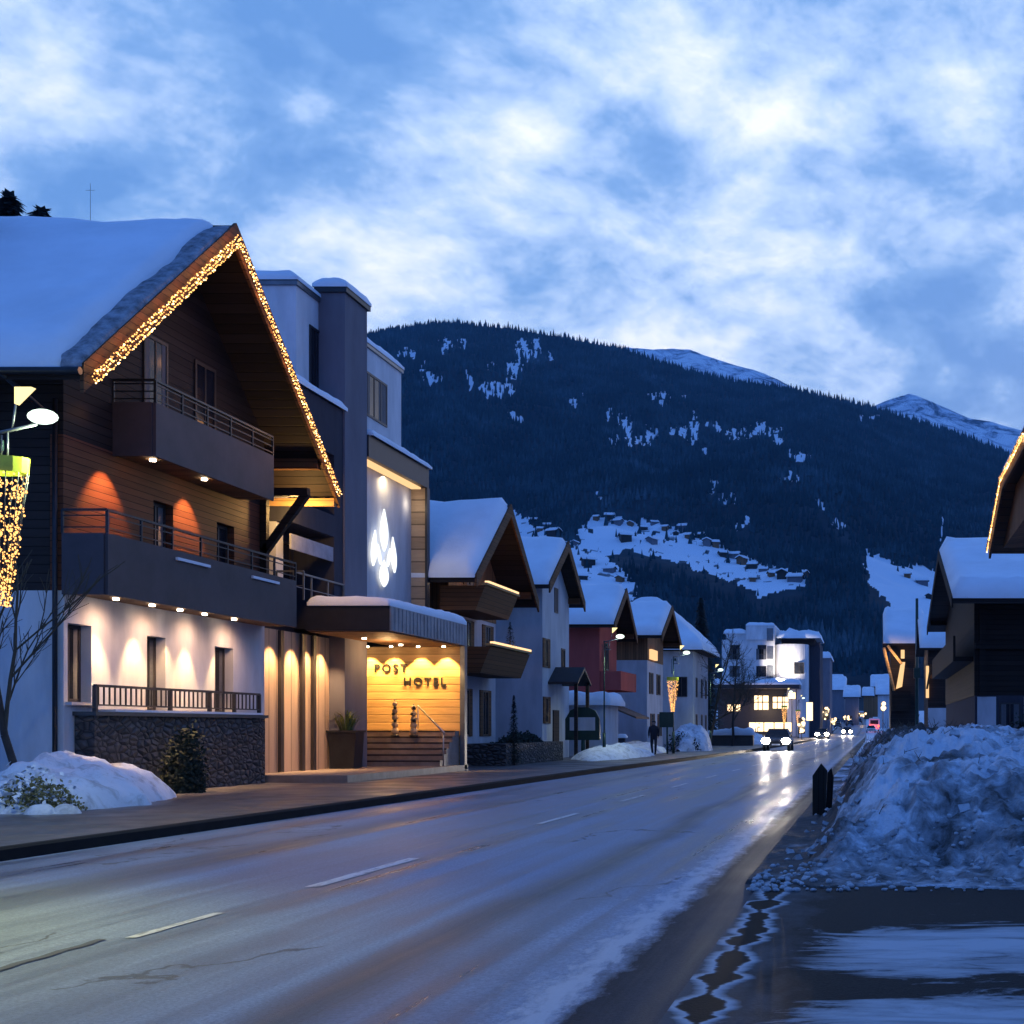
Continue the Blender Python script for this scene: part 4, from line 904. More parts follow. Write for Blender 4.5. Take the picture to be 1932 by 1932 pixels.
b = MB(); b.box(-25, -11.5, 195, 200, 7.6, 8.2); b.box(-24.6, -12, 195.5, 199.9, 0, .2); b.build('canopy', 'fascia_dark', FH)
snow_sheet('canopy_snow', FH, -25, -11.4, 195, 199.9, lambda x, y: 8.2, .9, 30, 10, edge=.7, seed=23)
b = MB(); b.box(-24.5, -12.2, 199.0, 199.9, 0, 7.6); b.build('shop_front', 'shutter_dark', FH)
b = MB(); b.box(-18.8, -16.6, 198.9, 199.0, 4.4, 6.6); b.box(-15.9, -13.5, 198.9, 199.0, 4.6, 6.4); b.box(-23.0, -21, 198.9, 199.0, 4.2, 5.2); b.box(-19.6, -13, 198.9, 199, 1.0, 2.4); b.build('shop_window', 'glow_warm', FH)
b = MB()
for x in (-22.4, -21.7, -18.2, -17.5, -15.2, -14.4, -18.6, -17.3, -15.7, -14.2): b.box(x - .07, x + .07, 198.8, 198.897, 1.0 if x in (-18.6, -17.3, -15.7, -14.2) else 4.2, 2.4 if x in (-18.6, -17.3, -15.7, -14.2) else 6.6)
b.box(-18.8, -13.5, 198.8, 198.89, 5.5, 5.65); b.build('mullions', 'metal_dark', FH)
lamp('SPOT', 'facade_flood', (-14.6, 194.5, 9.0), 5200, (1.0, .88, .72), .2, 80, .5, (.15, 1, .35), FH)
lamp('POINT', 'shop_lamp', (-17, 193.5, 4.5), 600, (1.0, .7, .4), .3, parent=FH)
b = MB(); AP = thing('apartment_house', 'narrow dark apartment house squeezed in right of the white hotel', 'house', (-6, 240, 0))
b.box(-12, -8.3, 236, 250, 0, 14.5); b.build('wall', 'plaster_grey', AP); snow_sheet('roof_snow', AP, -12.4, -8.0, 235.6, 250, lambda x, y: 14.5, 1.2, 10, 10, edge=.9, seed=25)
for z in (4, 7, 10): window(AP, 'S', 236, -11.2, -9.6, z, z + 1.6)

# small snowy shed, low walls
SH = thing('shed', 'small snow-topped white shed between the white and the red house', 'shed', (-14.3, 62.2, 0))
b = MB(); b.box(-16, -12.9, 61.0, 64.0, 0, 2.6); b.build('wall', 'plaster_pale', SH); snow_sheet('roof_snow', SH, -16.3, -12.6, 60.6, 64.3, lambda x, y: 2.6, .6, 14, 14, edge=.35, seed=26)
LW = thing('low_wall', 'low dark garden wall with bushes in front of the wooden and white houses', 'wall', (-14, 50, 0))
b = MB(); b.box(-14.5, -13.1, 45.2, 53.5, 0, .95); b.build('stone_face', 'stone_wall', LW)
def clump(name, label, cat, c, r, n, mat, leaf=.09, sq=(1, 1, 1), kind=None, group=None):
    b = MB()
    for k in range(n):
        d = Vector((rnd.gauss(0, 1), rnd.gauss(0, 1), rnd.gauss(0, 1))).normalized() * (r * rnd.random() ** .45)
        lump = .78 + .35 * fbm(d.x * 1.7 + c[0], d.y * 1.7, d.z * 1.7)
        p = Vector(c) + Vector((d.x * sq[0], d.y * sq[1], abs(d.z) * sq[2] if sq[2] > 0 else d.z * -sq[2])) * lump
        u = Vector((rnd.gauss(0, 1), rnd.gauss(0, 1), rnd.gauss(0, 1))).normalized() * leaf * rnd.uniform(.6, 1.4); w = u.orthogonal().normalized() * leaf * .6
        b.add([p - u, p + w, p + u, p - w], [(0, 1, 2, 3)])
    return tag(b.build(name, mat), label, cat, group, kind)
clump('bush', 'dark evergreen hedge bush growing over the low garden wall', 'bush', (-13.8, 49.5, .7), 1.0, 3200, 'leaf_dark', .07, (.8, 3.6, .75))
LW2 = thing('low_wall', 'long low snow-capped wall behind the snowy bush, farther down the left pavement', 'wall', (-12.5, 99, 0))
b = MB(); b.box(-14.6, -9.4, 98.4, 99.2, 0, .95); b.build('stone_face', 'kerb_stone', LW2); snow_sheet('snow_cap', LW2, -14.7, -9.3, 98.2, 99.3, lambda x, y: .95, .45, 24, 8, edge=.3, amp=.6, seed=27)
LW3 = thing('low_wall', 'low purple-grey wall with snow on it behind the two sign posts', 'wall', (-13.5, 64.8, 0))
b = MB(); b.box(-16, -12.7, 64.6, 64.9, 0, 1.0); b.build('stone_face', 'plaster_dark', LW3); snow_sheet('snow_cap', LW3, -16, -12.6, 64.5, 65.0, lambda x, y: 1.0, .16, 20, 6, edge=.12, seed=28)

# conifers
def conifer(name, label, x, y, z0, h, r, n=2600, mat='leaf_conifer', group=None, trunk=True, leaf=None):
    root = thing(name, label, 'tree', (x, y, z0), group)
    b = MB(); b.tube((x, y, z0), (x, y, z0 + h * .95), r * .09, r * .01, 7); b.build('trunk', 'bark', root)
    b = MB(); lf = leaf or max(.05, h * .022)
    for k in range(n):
        t_ = rnd.random() ** 1.35; zz = z0 + h * (.06 + .94 * t_); tier = .72 + .28 * (1 - ((t_ * 11) % 1)); rr = r * (1 - t_) ** .85 * tier * math.sqrt(rnd.random() * .8 + .2)
        a = rnd.random() * 6.283; rr *= .85 + .3 * fbm(math.cos(a) * 2 + x, math.sin(a) * 2, zz * .8)
        p = Vector((x + rr * math.cos(a), y + rr * math.sin(a), zz)); d = Vector((math.cos(a), math.sin(a), -.45)).normalized() * lf * rnd.uniform(.7, 1.6); w = d.cross(Vector((0, 0, 1))).normalized() * lf * .45
        b.add([p - d * .6, p + w, p + d, p - w], [(0, 1, 2, 3)])
    b.build('crown', mat, root); return root
conifer('cypress', 'narrow dark evergreen standing before the white wall, left of the map board', -13.1, 46.2, 0.1, 2.6, .42, 1600, 'leaf_dark', leaf=.05)
conifer('small_fir', 'tiny fir standing on the lower balcony rail of the wooden house', -13.35, 46.6, 4.44, .95, .34, 400, 'leaf_dark', leaf=.04)
conifer('conifer_tree', 'dark conifer rising just right of the rounded hip roof', -14.6, 107, 0, 12.4, 2.2, 3200, group='dark conifers before the white hotel')
conifer('conifer_tree', 'broader dark conifer between the hip roof and the white hotel', -16.0, 118, 0, 12.5, 3.0, 3200, group='dark conifers before the white hotel')
conifer('conifer_tree', 'dark treetop poking over the chalet roof at the picture edge', -58.5, 86, 4, 33.6, 4.0, 4200, group='treetops behind the chalet')
conifer('conifer_tree', 'smaller dark treetop over the chalet roof, right of the one at the edge', -61.2, 93.5, 4, 35.6, 3.4, 4200, group='treetops behind the chalet')
# antenna mast behind the roof ridge
AN = thing('antenna', 'thin antenna mast sticking up from the snowy chalet roof', 'antenna', (-17.2, 27.9, 12.5))
b = MB(); b.tube((-17.2, 27.9, 12.5), (-17.2, 27.9, 13.45), .006, .004, 5); b.tube((-17.3, 27.9, 13.3), (-17.1, 27.9, 13.3), .004, n=4); b.build('mast', 'metal_grey', AN)

# bare trees
def bare_tree(name, label, base, h, lean, r0, depth=6, spread=.6, seed=1, group=None, mat='bark'):
    rg = random.Random(seed); root = thing(name, label, 'tree', base, group); tb = MB(); cb = MB()
    def grow(p, d, L, r_, k):
        b = tb if k == depth else cb; q = p
        segs = 3 if k > 2 else 2
        for s in range(segs):
            d2 = (d + Vector((rg.gauss(0, .10), rg.gauss(0, .10), rg.gauss(.02, .06)))).normalized(); e = q + d2 * L / segs
            b.tube(q, e, r_ * (1 - .28 * s / segs), r_ * (1 - .28 * (s + 1) / segs), 6 if k > 3 else 4, caps=False)
            if k > 0 and (k < depth or s > 0):
                for _ in range(1 if k > 2 else 2):
                    sd_ = Vector((rg.gauss(0, 1), rg.gauss(0, 1), rg.gauss(.25, .6))).normalized(); nd = (d2 * (1 - spread * .5) + sd_ * spread).normalized()
                    grow(e, nd, L * rg.uniform(.5, .75), r_ * .52, k - 1)
            q = e; d = d2
        if k > 0: grow(q, d, L * .7, r_ * .7, k - 1)
    grow(Vector(base), Vector(lean).normalized(), h * .42, r0, depth)
    tb.build('trunk', mat, root); cb.build('branches', 'twig', root); return root
bare_tree('bare_tree', 'young leafless tree in front of the white chalet wall at the left edge', (-14.55, 21.6, .1), 4.7, (.16, 0, 1), .07, 4, .42, 5)
bare_tree('bare_tree', 'dark leafless tree before the shops of the white hotel', (-11.8, 91, 0), 7.5, (.05, 0, 1), .12, 5, .75, 8)
bare_tree('bare_tree', 'wide leafless tree beside the low snow-capped wall', (-10.9, 97, 0), 7.0, (.12, 0, 1), .12, 5, .8, 13)

# snow mounds and bushes on the left
def mound(name, label, cat, cx, cy, rx, ry, h, rot=0, mat='snow_mound', seed=0.0, n=60, lump=.35):
    b = MB(); c_, s_ = math.cos(rot), math.sin(rot)
    def fz(x, y):
        dx, dy = x - cx, y - cy; u = (dx * c_ + dy * s_) / rx; v = (-dx * s_ + dy * c_) / ry; r_ = math.hypot(u, v) * (1 + .22 * fbm(x * .7 + seed, y * .7))
        return .10 + (h + .05) * max(0.0, 1 - r_ ** 2.4) ** .75 * (1 + lump * fbm(x * .9 + seed, y * .9, 2) + lump * .45 * fbm(x * 3.1 + seed, y * 3.1, 5)) - (.2 if r_ >= 1 else 0)
    m_ = max(rx, ry) * 1.1
    b.grid(lin(cx - m_, cx + m_, n), lin(cy - m_, cy + m_, n), fz); o = b.build(name, mat)
    return tag(o, label, cat, kind='stuff')
mound('snow_heap', None, None, -14.35, 22.7, 1.4, 3.3, .74, R(13), seed=3, n=90)
mound('snow_heap', None, None, -11.9, 58.5, 1.2, 6.5, .55, 0, seed=5)
mound('snow_heap', None, None, -11.2, 77, 1.3, 3.2, 1.35, 0, seed=7)
mound('snow_heap', None, None, -12.8, 68.5, 1.4, 5, .55, 0, seed=8)
mound('snow_heap', None, None, -10.6, 112, 1.4, 8, .8, 0, seed=15)
clump('bush', 'snow-dusted dry yellowish bush in front of the snow heap at the left edge', 'bush', (-13.3, 20.2, .2), .75, 1500, 'leaf_dry', .032, (1.35, .7, .85))
clump('bush', 'dark evergreen bush in front of the stone terrace wall', 'bush', (-14.35, 26.4, .12), .62, 4600, 'leaf_dark', .045, (.85, .8, 2.9))
clump('snow_clumps', None, None, (-13.3, 20.15, .32), .8, 170, 'snow_roof', .05, (1.3, .7, .9), kind='stuff')
bb_ = clump('bush', 'round snow-covered bush beside the walking person', 'bush', (-11.3, 75, .2), 1.25, 1600, 'leaf_dark', .07, (1.0, 1.0, .95))
for k, (x, y) in enumerate(((-13.05, 19.9), (-12.75, 20.05), (-13.5, 20.0))): mound('snow_clod', None, None, x, y, .26, .2, .16, 0, seed=30 + k, n=18)

# ================================================================== STREET LAMPS WITH LIGHT DECORATIONS
LX, LY, LZ = 0, 0, 0
SL = thing('street_lamp', 'street lamp glowing cool white at the left edge beside the chalet', 'street lamp', (0, 0, 0), 'street lamps along the left pavement')
b = MB(); b.tube((0, 0, 0), (0, 0, 1.2), .075, .07, 10); b.tube((0, 0, 1.2), (0, 0, 5.25), .032, .028, 10); b.tube((-.09, 0, 4.3), (-.09, 0, 5.1), .018, n=6); b.build('pole', 'metal_green', SL)
b = MB(); b.tube((0, 0, 5.2), (.62, 0, 5.34), .025, .02, 8); b.tube((.30, 0, 5.27), (.36, 0, 5.72), .014, n=6); b.tube((0, 0, 4.86), (.30, 0, 4.86), .02, n=6); b.tube((.24, 0, 4.86), (.24, 0, 5.25), .014, n=6); b.tube((.16, 0, 4.86), (.16, 0, 5.2), .012, n=6); b.build('arm', 'metal_grey', SL)
b = MB(); b.prism([(.36, 5.82), (.58, 5.82), (.36, 5.60)], -.05, .05, 'Y'); b.build('reflector', 'glow_sign', SL)
MATS['glow_sign'].node_tree  # soft secondary glow of the reflector
b = MB(); b.ball((.70, 0, 5.44), .14, 14, 8, (1.35, 1.0, .70)); b.build('lamp_head', 'glow_lamp', SL)
b = MB(); b.box(.05, .15, -.06, .06, 5.0, 5.14); b.build('control_box', 'metal_green', SL)
lamp_obj = lamp('POINT', 'street_light', (.74, 0, 5.16), 120, (.80, 1.0, .60), .12, parent=SL)
lamp('SPOT', 'street_beam', (.74, 0, 5.2), 260, (.90, 1.0, .55), .12, 118, .8, (.1, 0, -1), SL)
DE = thing('light_decoration', 'tapering star-shower light decoration hanging on the nearest lamp pole', 'light decoration', (0, 0, 0), 'light decorations on the lamp poles')
b = MB(); n = 16
for k in range(n):
    a0, a1 = 2 * math.pi * k / n, 2 * math.pi * (k + 1) / n
    b.add([(.33 * math.cos(a0), .2 * math.sin(a0), 4.68), (.33 * math.cos(a1), .2 * math.sin(a1), 4.68), (.34 * math.cos(a1), .21 * math.sin(a1), 4.88), (.34 * math.cos(a0), .21 * math.sin(a0), 4.88)], [(0, 1, 2, 3)])
b.build('band', 'band_yellow', DE)
b = MB(); wb = MB()
for k in range(700):
    t_ = rnd.random(); zz = 4.66 - 1.72 * t_; w_ = .33 * (1 - .72 * t_); a = rnd.random() * 6.28; x = w_ * math.cos(a) * rnd.uniform(.55, 1.1); y = w_ * .7 * math.sin(a)
    b.ball((x, y, zz), .0125 * rnd.uniform(.7, 1.3), 6, 4)
for k in range(12):
    a = 2 * math.pi * k / 12; wb.tube((.33 * math.cos(a), .2 * math.sin(a), 4.68), (.08 * math.cos(a), .05 * math.sin(a), 2.95), .006, n=4)
tag(b.build('bulbs', 'glow_bulb', DE), kind='stuff'); wb.build('wires', 'metal_dark', DE)
lamp('POINT', 'decoration_glow', (.1, -.3, 3.9), 14, (1.0, .6, .28), .3, parent=DE)
SL.location = (-11.62, 16.7, .15); DE.location = (-11.40, 16.62, .15)
for x, y, lab, dl in ((-11.9, 56.0, 'street lamp with curved white glow beside the dark red house', None),
                      (-10.75, 68.0, 'street lamp lit above the golden decoration, second of the far lamps', 'golden bell-like light decoration glowing on the lamp in front of the pale house'),
                      (-11.35, 88.0, 'street lamp by the dark bare trees before the white hotel', None),
                      (-9.9, 140.0, 'small lit street lamp in front of the snowy canopy of the white hotel', 'warm light decoration hanging before the shop front of the white hotel'),
                      (-10.2, 170.0, 'farthest lit street lamp before the round floodlit wall', 'farthest golden decoration next to the round floodlit wall')):
    place_copy(SL, (x, y, .1), lab)
    if dl: place_copy(DE, (x - .02, y - .12, -.4 if y < 80 else -.9), dl, scale=1.0 if y > 100 else .95)
# one more lamp of the row just outside the picture, its light falls on the near roadway
place_copy(SL, (-10.9, 8.0, .1), 'street lamp of the row standing outside the left edge')
for q in [o for o in bpy.data.objects if o.name.startswith('street_light')]:
    if q.parent.location.y > 40: q.data = q.data.copy(); q.data.energy = 14; q.data.color = (.75, 1.0, .85)
    elif q.parent.location.y < 10:
        for w_ in [c for c in q.parent.children if c.name.startswith('street_beam')]: bpy.data.objects.remove(w_)
        par, loc_ = q.parent, q.location.copy(); bpy.data.objects.remove(q); z_ = par.location
        lamp('SPOT', 'street_light', z_ + loc_, 3000, (1.0, .88, .10), .12, 92, 1.0, (.36, -.05, -1), par)

# information board, sign post, person
IB = thing('map_board', 'dark framed information board with arched top on one green post', 'board', (-12.85, 56.1, .1))
b = MB(); b.tube((-12.85, 56.1, .1), (-12.85, 56.1, 1.3), .10, .09, 8); b.build('post', 'metal_green', IB)
b = MB(); b.prism([(-13.62, .98), (-12.1, .98), (-12.1, 1.9), (-12.3, 2.28), (-12.6, 2.42), (-13.1, 2.42), (-13.4, 2.28), (-13.62, 1.9)], 56.0, 56.1, 'Y'); b.build('frame', 'metal_green', IB)
b = MB(); b.box(-13.42, -12.3, 55.985, 55.997, 1.4, 1.98); b.build('panel', 'plaster_pale', IB)
PB = thing('pedestal_sign', 'small dark green pedestal sign on a post below the golden light decoration', 'sign', (-10.95, 67.2, .1))
b = MB(); b.tube((-10.95, 67.2, .1), (-10.95, 67.2, 1.6), .05, n=8); b.build('post', 'metal_green', PB)
b = MB(); b.box(-11.35, -10.6, 67.1, 67.16, 1.55, 2.35); b.build('panel', 'metal_green', PB)

def skin_mesh(name, verts, edges, radii, root_i, mat, parent, sub=1):
    me = bpy.data.meshes.new(name); me.from_pydata(verts, edges, []); o = bpy.data.objects.new(name, me); COL.objects.link(o)
    o.modifiers.new('skin', 'SKIN'); s = o.modifiers.new('sub', 'SUBSURF'); s.levels = sub; s.render_levels = sub
    for i, r_ in enumerate(radii): me.skin_vertices[0].data[i].radius = r_ if isinstance(r_, tuple) else (r_, r_); me.skin_vertices[0].data[i].use_root = (i == root_i)
    dg = bpy.context.evaluated_depsgraph_get(); m2 = bpy.data.meshes.new_from_object(o.evaluated_get(dg)); COL.objects.unlink(o); bpy.data.objects.remove(o)
    m2.materials.clear(); m2.materials.append(M(mat))
    for p in m2.polygons: p.use_smooth = True
    o = bpy.data.objects.new(name, m2); COL.objects.link(o)
    if parent: o.parent = parent
    return o
PE = thing('person', 'person in dark winter clothes walking on the left pavement beside the snowy bush', 'person', (-11.45, 66.0, .14))
sv = [(0, 0, .92), (0, 0, 1.15), (0, 0, 1.40), (0, 0, 1.50), (0, 0, 1.60), (.10, 0, .86), (.12, -.16, .48), (.12, -.22, .08), (.12, -.36, .04), (-.10, 0, .86), (-.12, .05, .48), (-.12, .26, .12), (-.12, .16, .04),
      (.19, 0, 1.40), (.25, .08, 1.14), (.24, -.08, .92), (-.19, 0, 1.40), (-.25, -.06, 1.14), (-.22, -.2, .95)]
se = [(0, 1), (1, 2), (2, 3), (3, 4), (0, 5), (5, 6), (6, 7), (7, 8), (0, 9), (9, 10), (10, 11), (11, 12), (2, 13), (13, 14), (14, 15), (2, 16), (16, 17), (17, 18)]
sr = [(.17, .13), (.19, .14), (.18, .13), .06, .06, .10, .075, .055, .045, .10, .075, .055, .045, .08, .06, .045, .08, .06, .045]
skin_mesh('body', sv, se, sr, 0, 'cloth_dark', PE)
b = MB(); b.ball((0, 0, 1.63), .10, 12, 8, (.85, 1, 1.2)); b.ball((0, -.10, 1.62), .018, 6, 4); 
for s in (-1, 1): b.ball((s * .088, 0, 1.63), .025, 6, 4, (.4, 1, 1.3)); b.ball((s * .24 if s > 0 else -.22, -.09 if s > 0 else -.21, .88 if s > 0 else .91), .04, 8, 5, (.7, 1, 1.4))
for v_ in range(len(b.v)): x, y, z = b.v[v_]; b.v[v_] = (x - 11.45, y + 66.0, z + .14)
b.build('head', 'skin', PE)
b = MB(); b.ball((-11.45, 66.02, 1.70 + .12), .115, 12, 6, (.9, 1, .75)); b.build('hat', 'cloth_dark', PE)
b = MB(); b.box(-11.57, -11.33, 66.12, 66.3, 1.12, 1.5); b.build('backpack', 'shutter_dark', PE)

# ================================================================== CARS
def car(label, body='car_dark', lights=True, group=None, tall=1.45, snowy=False):
    """faces -Y, origin at the ground below the centre"""
    root = thing('car', label, 'car', (0, 0, 0), group)
    prof = [(-2.15, .35), (-2.2, .62), (-2.05, .80), (-1.15, .93), (1.75, .95), (2.1, .85), (2.15, .35)]
    me = MB(); me.prism(prof, -.86, .86); o = me.build('body', body, root)
    bv = o.modifiers.new('bevel', 'BEVEL'); bv.width = .07; bv.segments = 2
    g = MB(); lo, hi_ = .80, .60
    ys0, ys1, ys2, ys3 = -1.2, -.55, 1.0, 1.85
    vs = [(-lo, ys0, .92), (lo, ys0, .92), (lo, ys3, .94), (-lo, ys3, .94), (-hi_, ys1, tall - .04), (hi_, ys1, tall - .04), (hi_, ys2, tall - .03), (-hi_, ys2, tall - .03)]
    g.add(vs, [(0, 1, 2, 3), (4, 5, 6, 7), (0, 1, 5, 4), (1, 2, 6, 5), (2, 3, 7, 6), (3, 0, 4, 7)]); g.build('windows', 'glass_dark', root)
    r_ = MB(); r_.box(-hi_ - .02, hi_ + .02, ys1, ys2, tall - .035, tall); r_.build('roof', body if not snowy else 'snow_roof', root)
    for sx in (-.80, .80):
        for yy in (-1.35, 1.3):
            w = MB(); w.tube((sx - .1, yy, .32), (sx + .1, yy, .32), .32, .32, 16); wo = w.build('wheel', 'rubber', root)
            w = MB(); w.tube((sx - .105, yy, .32), (sx + .105, yy, .32), .19, .19, 12); w.build('rim', 'metal_grey', wo)
    for sx in (-.64, .64):
        h = MB(); h.ball((sx, -2.15, .66), .27 if lights else .1, 12, 8, (1.1, .5, .8)); h.build('headlight', 'glow_head' if lights else 'metal_grey', root)
        h = MB(); h.box(sx - .16, sx + .16, 2.13, 2.18, .68, .82); h.build('tail_light', 'plaster_red', root)
        h = MB(); h.box(sx * 1.42 - .07, sx * 1.42 + .07, -.95, -.8, .95, 1.08); h.build('mirror', body, root)
    h = MB(); h.box(-.42, .42, -2.215, -2.19, .50, .64); h.build('grille', 'metal_dark', root)
    h = MB(); h.box(-.26, .26, -2.235, -2.2, .38, .48); h.build('number_plate', 'paint_white', root)
    return root
C1 = car('oncoming dark car with both headlights shining on the wet road', 'car_dark', True)
C1.location = (-6.35, 84, .02)
C1_done = True
for sx in (-.64, .64): lamp('SPOT', 'headlight_beam', (sx - 6.35, 81.6, .66), 2600, (1.0, .86, .70), .08, 34, .7, (0, -1, -.16), C1)
C2 = car('parked car covered in snow', 'car_dark', False, 'snow-covered cars parked far up the street', snowy=True)
spots = [(-10.9, 262), (-8.4, 290), (-6.2, 318), (-9.8, 318), (-4.4, 352), (-7.6, 352), (-10.5, 352), (-12.6, 290)]
C2['label'] = 'small far car with a snow-covered roof parked at the end of the street'
for k, (x, y) in enumerate(spots):
    c_ = C2 if k == 0 else copy_tree(C2)
    c_.location = (x, y, gz(y) + .02)
hub = [(-7.2, 176, 'car with bright headlights under the round floodlit wall'), (-4.9, 228, 'second oncoming car with headlights, far behind the nearest one')]
for x, y, lb in hub:
    c_ = copy_tree(C1); c_.location = (x, y, gz(y) + .02); c_['label'] = lb
C3 = car('car with red tail glow driving away at the far end of the road', 'van_white', False); C3.location = (-1.6 + .9, 250, gz(250) + .02)
# van seen from behind with red lights
VN = thing('van', 'white van with red top lights far down the road', 'van', (-.0, 262, gz(262)))
z0 = gz(262) + .02
b = MB(); b.prism([(259, z0 + .4), (259, z0 + 2.6), (259.3, z0 + 2.75), (264, z0 + 2.75), (265, z0 + 1.5), (265.6, z0 + 1.3), (265.6, z0 + .4)], -1.1, 1.0); b.build('body', 'van_white', VN)
b = MB(); b.box(-.85, .75, 258.95, 258.99, z0 + 1.5, z0 + 2.3); b.build('rear_window', 'glass_dark', VN)
for sx in (-.9, .8): b = MB(); b.box(sx - .15, sx + .15, 258.9, 258.98, z0 + .9, z0 + 1.3); b.build('tail_light', 'glow_red', VN)
for sx in (-.9, .8):
    for yy in (260.2, 264.4): b = MB(); b.tube((sx - .12, yy, z0 + .36), (sx + .12, yy, z0 + .36), .36, n=14); b.build('wheel', 'rubber', VN)
lamp('POINT', 'tail_glow', (-.2, 257.6, z0 + 1.0), 120, (1.0, .12, .05), .2, parent=VN)

# ================================================================== RIGHT SIDE
RB = street_house('wooden_barn', 'dark old timber barn with thick snow on its roof, right side of the street', 'barn',
                  [(53.0, 6.7), (64.0, 10.15), (78.0, 7.4)], 3.2, 4.3, 54.5, 76.5, 2.9, 'plaster_dark', 'wood_old', 16, [], T=.75, seed=41, bmat='wood_old')
b = MB()
for x0, x1 in ((4.4, 5.2), (6.4, 7.2)): b.box(x0, x1, 54.42, 54.497, .2, 2.85)
b.build('wall_panel', 'plaster_pale', RB)
window(RB, 'S', 54.5, 5.35, 6.25, 1.2, 2.6)
b = MB(); b.box(3.4, 4.3, 55, 75, 4.4, 4.6); b.box(3.4, 3.5, 55, 75, 4.6, 5.5); b.build('balcony', 'wood_old', RB)
b = MB()
for x in (4.5, 6.9): b.box(x, x + .25, 54.3, 54.49, 2.9, 6.6)
b.box(4.3, 12, 54.25, 54.49, 4.9, 5.15); b.build('post', 'wood_old', RB)
clump('bush', 'dark evergreen bush standing below the barn at the right edge', 'bush', (6.6, 50, .6), 1.5, 5200, 'leaf_dark', .07, (1.1, 1, 1.35))
# near house with clipped lit gable
RH = thing('gabled_house', 'brown wooden house with a lit clipped gable overhanging at the right edge', 'house', (9, 33, 0))
pr = [(27.0, 6.6), (30.0, 8.15), (34.8, 8.15), (39.0, 6.85)]
b = MB(); b.prism([(26.6, 6.75), (29.6, 8.25), (35.0, 8.25), (39.0, 6.85), (39.0, 7.1), (35.0, 8.5), (29.6, 8.5), (26.6, 7.0)], 3.57, 14); b.build('roof', 'wood_brown_h', RH)
b = MB(); b.prism([(26.6, 6.6), (29.6, 8.08), (34.95, 8.08), (39.0, 6.7), (39.05, 7.15), (35.0, 8.55), (29.6, 8.55), (26.6, 7.05)], 3.5, 3.567); b.build('bargeboard', 'wood_brown_h', RH)
b = MB(); b.prism([(28.4, 0), (28.4, 7.6), (29.7, 8.2), (34.9, 8.2), (38.2, 7.1), (38.2, 0)], 4.62, 14); b.build('wall', 'plaster_pale', RH)
b = MB(); b.prism([(28.3, 6.95), (28.3, 7.5), (29.65, 8.2), (34.95, 8.2), (38.4, 7.05), (38.4, 6.95)], 3.9, 4.615); b.build('gable_cladding', 'wood_brown', RH)
rr = lambda x, y: 8.5 + min(0, (y - 29.6) * .5, (35.0 - y) * .35) + min(x - 3.5, 1.5) * .5
snow_sheet('roof_snow', RH, 3.5, 14, 26.7, 38.9, rr, .25, 24, 24, edge=.4, seed=44)
window(RH, 'W', 4.62, 33.0, 34.0, 3.4, 5.0)
string_of_lights('golden light chain along the clipped gable edge at the right border', [(3.42, 39.0, 6.95), (3.42, 34.95, 8.32), (3.42, 29.6, 8.32), (3.42, 26.7, 6.9)], .075, .026, 2, 2.6, width=.07)

# dark mast in front of the barn and houses down the right side
MP = thing('mast', 'tall dark mast rising in front of the small snowy roofs on the right', 'mast', (3.3, 99, 0))
b = MB(); b.tube((3.3, 99, 0), (3.3, 99, 11.6), .16, .11, 10); b.build('pole', 'metal_green', MP)
b = MB(); b.box(3.05, 3.55, 98.8, 99.2, 5.4, 6.2); b.build('box', 'metal_green', MP)
def far_house(label, x0, x1, y0, y1, z0, eave, ridge, wall='plaster_pale', T=.5, seed=0, name='house', group=None, axis='x', ov=.6):
    root = thing(name, label, 'house', ((x0 + x1) / 2, (y0 + y1) / 2, z0), group)
    b = MB(); ym = (y0 + y1) / 2
    b.prism([(y0, z0 - 1), (y0, eave), (ym, ridge), (y1, eave), (y1, z0 - 1)], x0, x1); b.build('wall', wall, root)
    k = (ridge - eave) / (ym - y0); ya, yb = y0 - ov, y1 + ov; za = eave - k * ov
    b = MB(); b.prism([(ya, za), (ym, ridge), (yb, za), (yb, za + .2), (ym, ridge + .25), (ya, za + .2)], x0 - ov, x1 + ov); b.build('roof', 'wood_dark', root)
    up = [(ya, za + .2), (ym, ridge + .25), (yb, za + .2)]
    snow_sheet('roof_snow', root, x0 - ov, x1 + ov, ya - .05, yb + .05, lambda x, y: soft_z(up, y, .4), T, 12, 16, edge=.5, seed=seed)
    return root
R1 = far_house('narrow timber house with lit brackets under its snowy roof, left of the dark mast', 1.3, 3.6, 104, 112, 0, 8.6, 11.0, 'wood_dark', .8, 51, 'timber_house')
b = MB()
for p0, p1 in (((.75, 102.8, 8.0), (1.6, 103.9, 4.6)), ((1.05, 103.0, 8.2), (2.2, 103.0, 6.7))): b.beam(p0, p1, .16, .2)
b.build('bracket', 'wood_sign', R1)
b = MB(); b.prism([(1.75, 4.7), (2.25, 4.9), (2.5, 6.9), (2.15, 6.9)], 103.8, 103.97, 'Y'); b.build('lit_window', 'glow_soft', R1)
b = MB(); b.prism([(2.15, 7.2), (2.45, 7.2), (2.45, 7.9), (2.15, 7.9)], 103.8, 103.97, 'Y'); b.build('lit_window', 'glow_soft', R1)
b = MB(); b.box(1.4, 2.9, 102.6, 103.95, 2.9, 4.5); b.build('oriel', 'wood_old', R1)
lamp('POINT', 'bracket_lamp', (1.5, 102.2, 7.0), 90, (1.0, .62, .3), .2, parent=R1)
R2 = far_house('low house under a broad snowy roof between the mast and the barn', 3.7, 6.2, 88, 95, 0, 7.2, 9.2, 'wood_dark', .55, 52, 'timber_house')
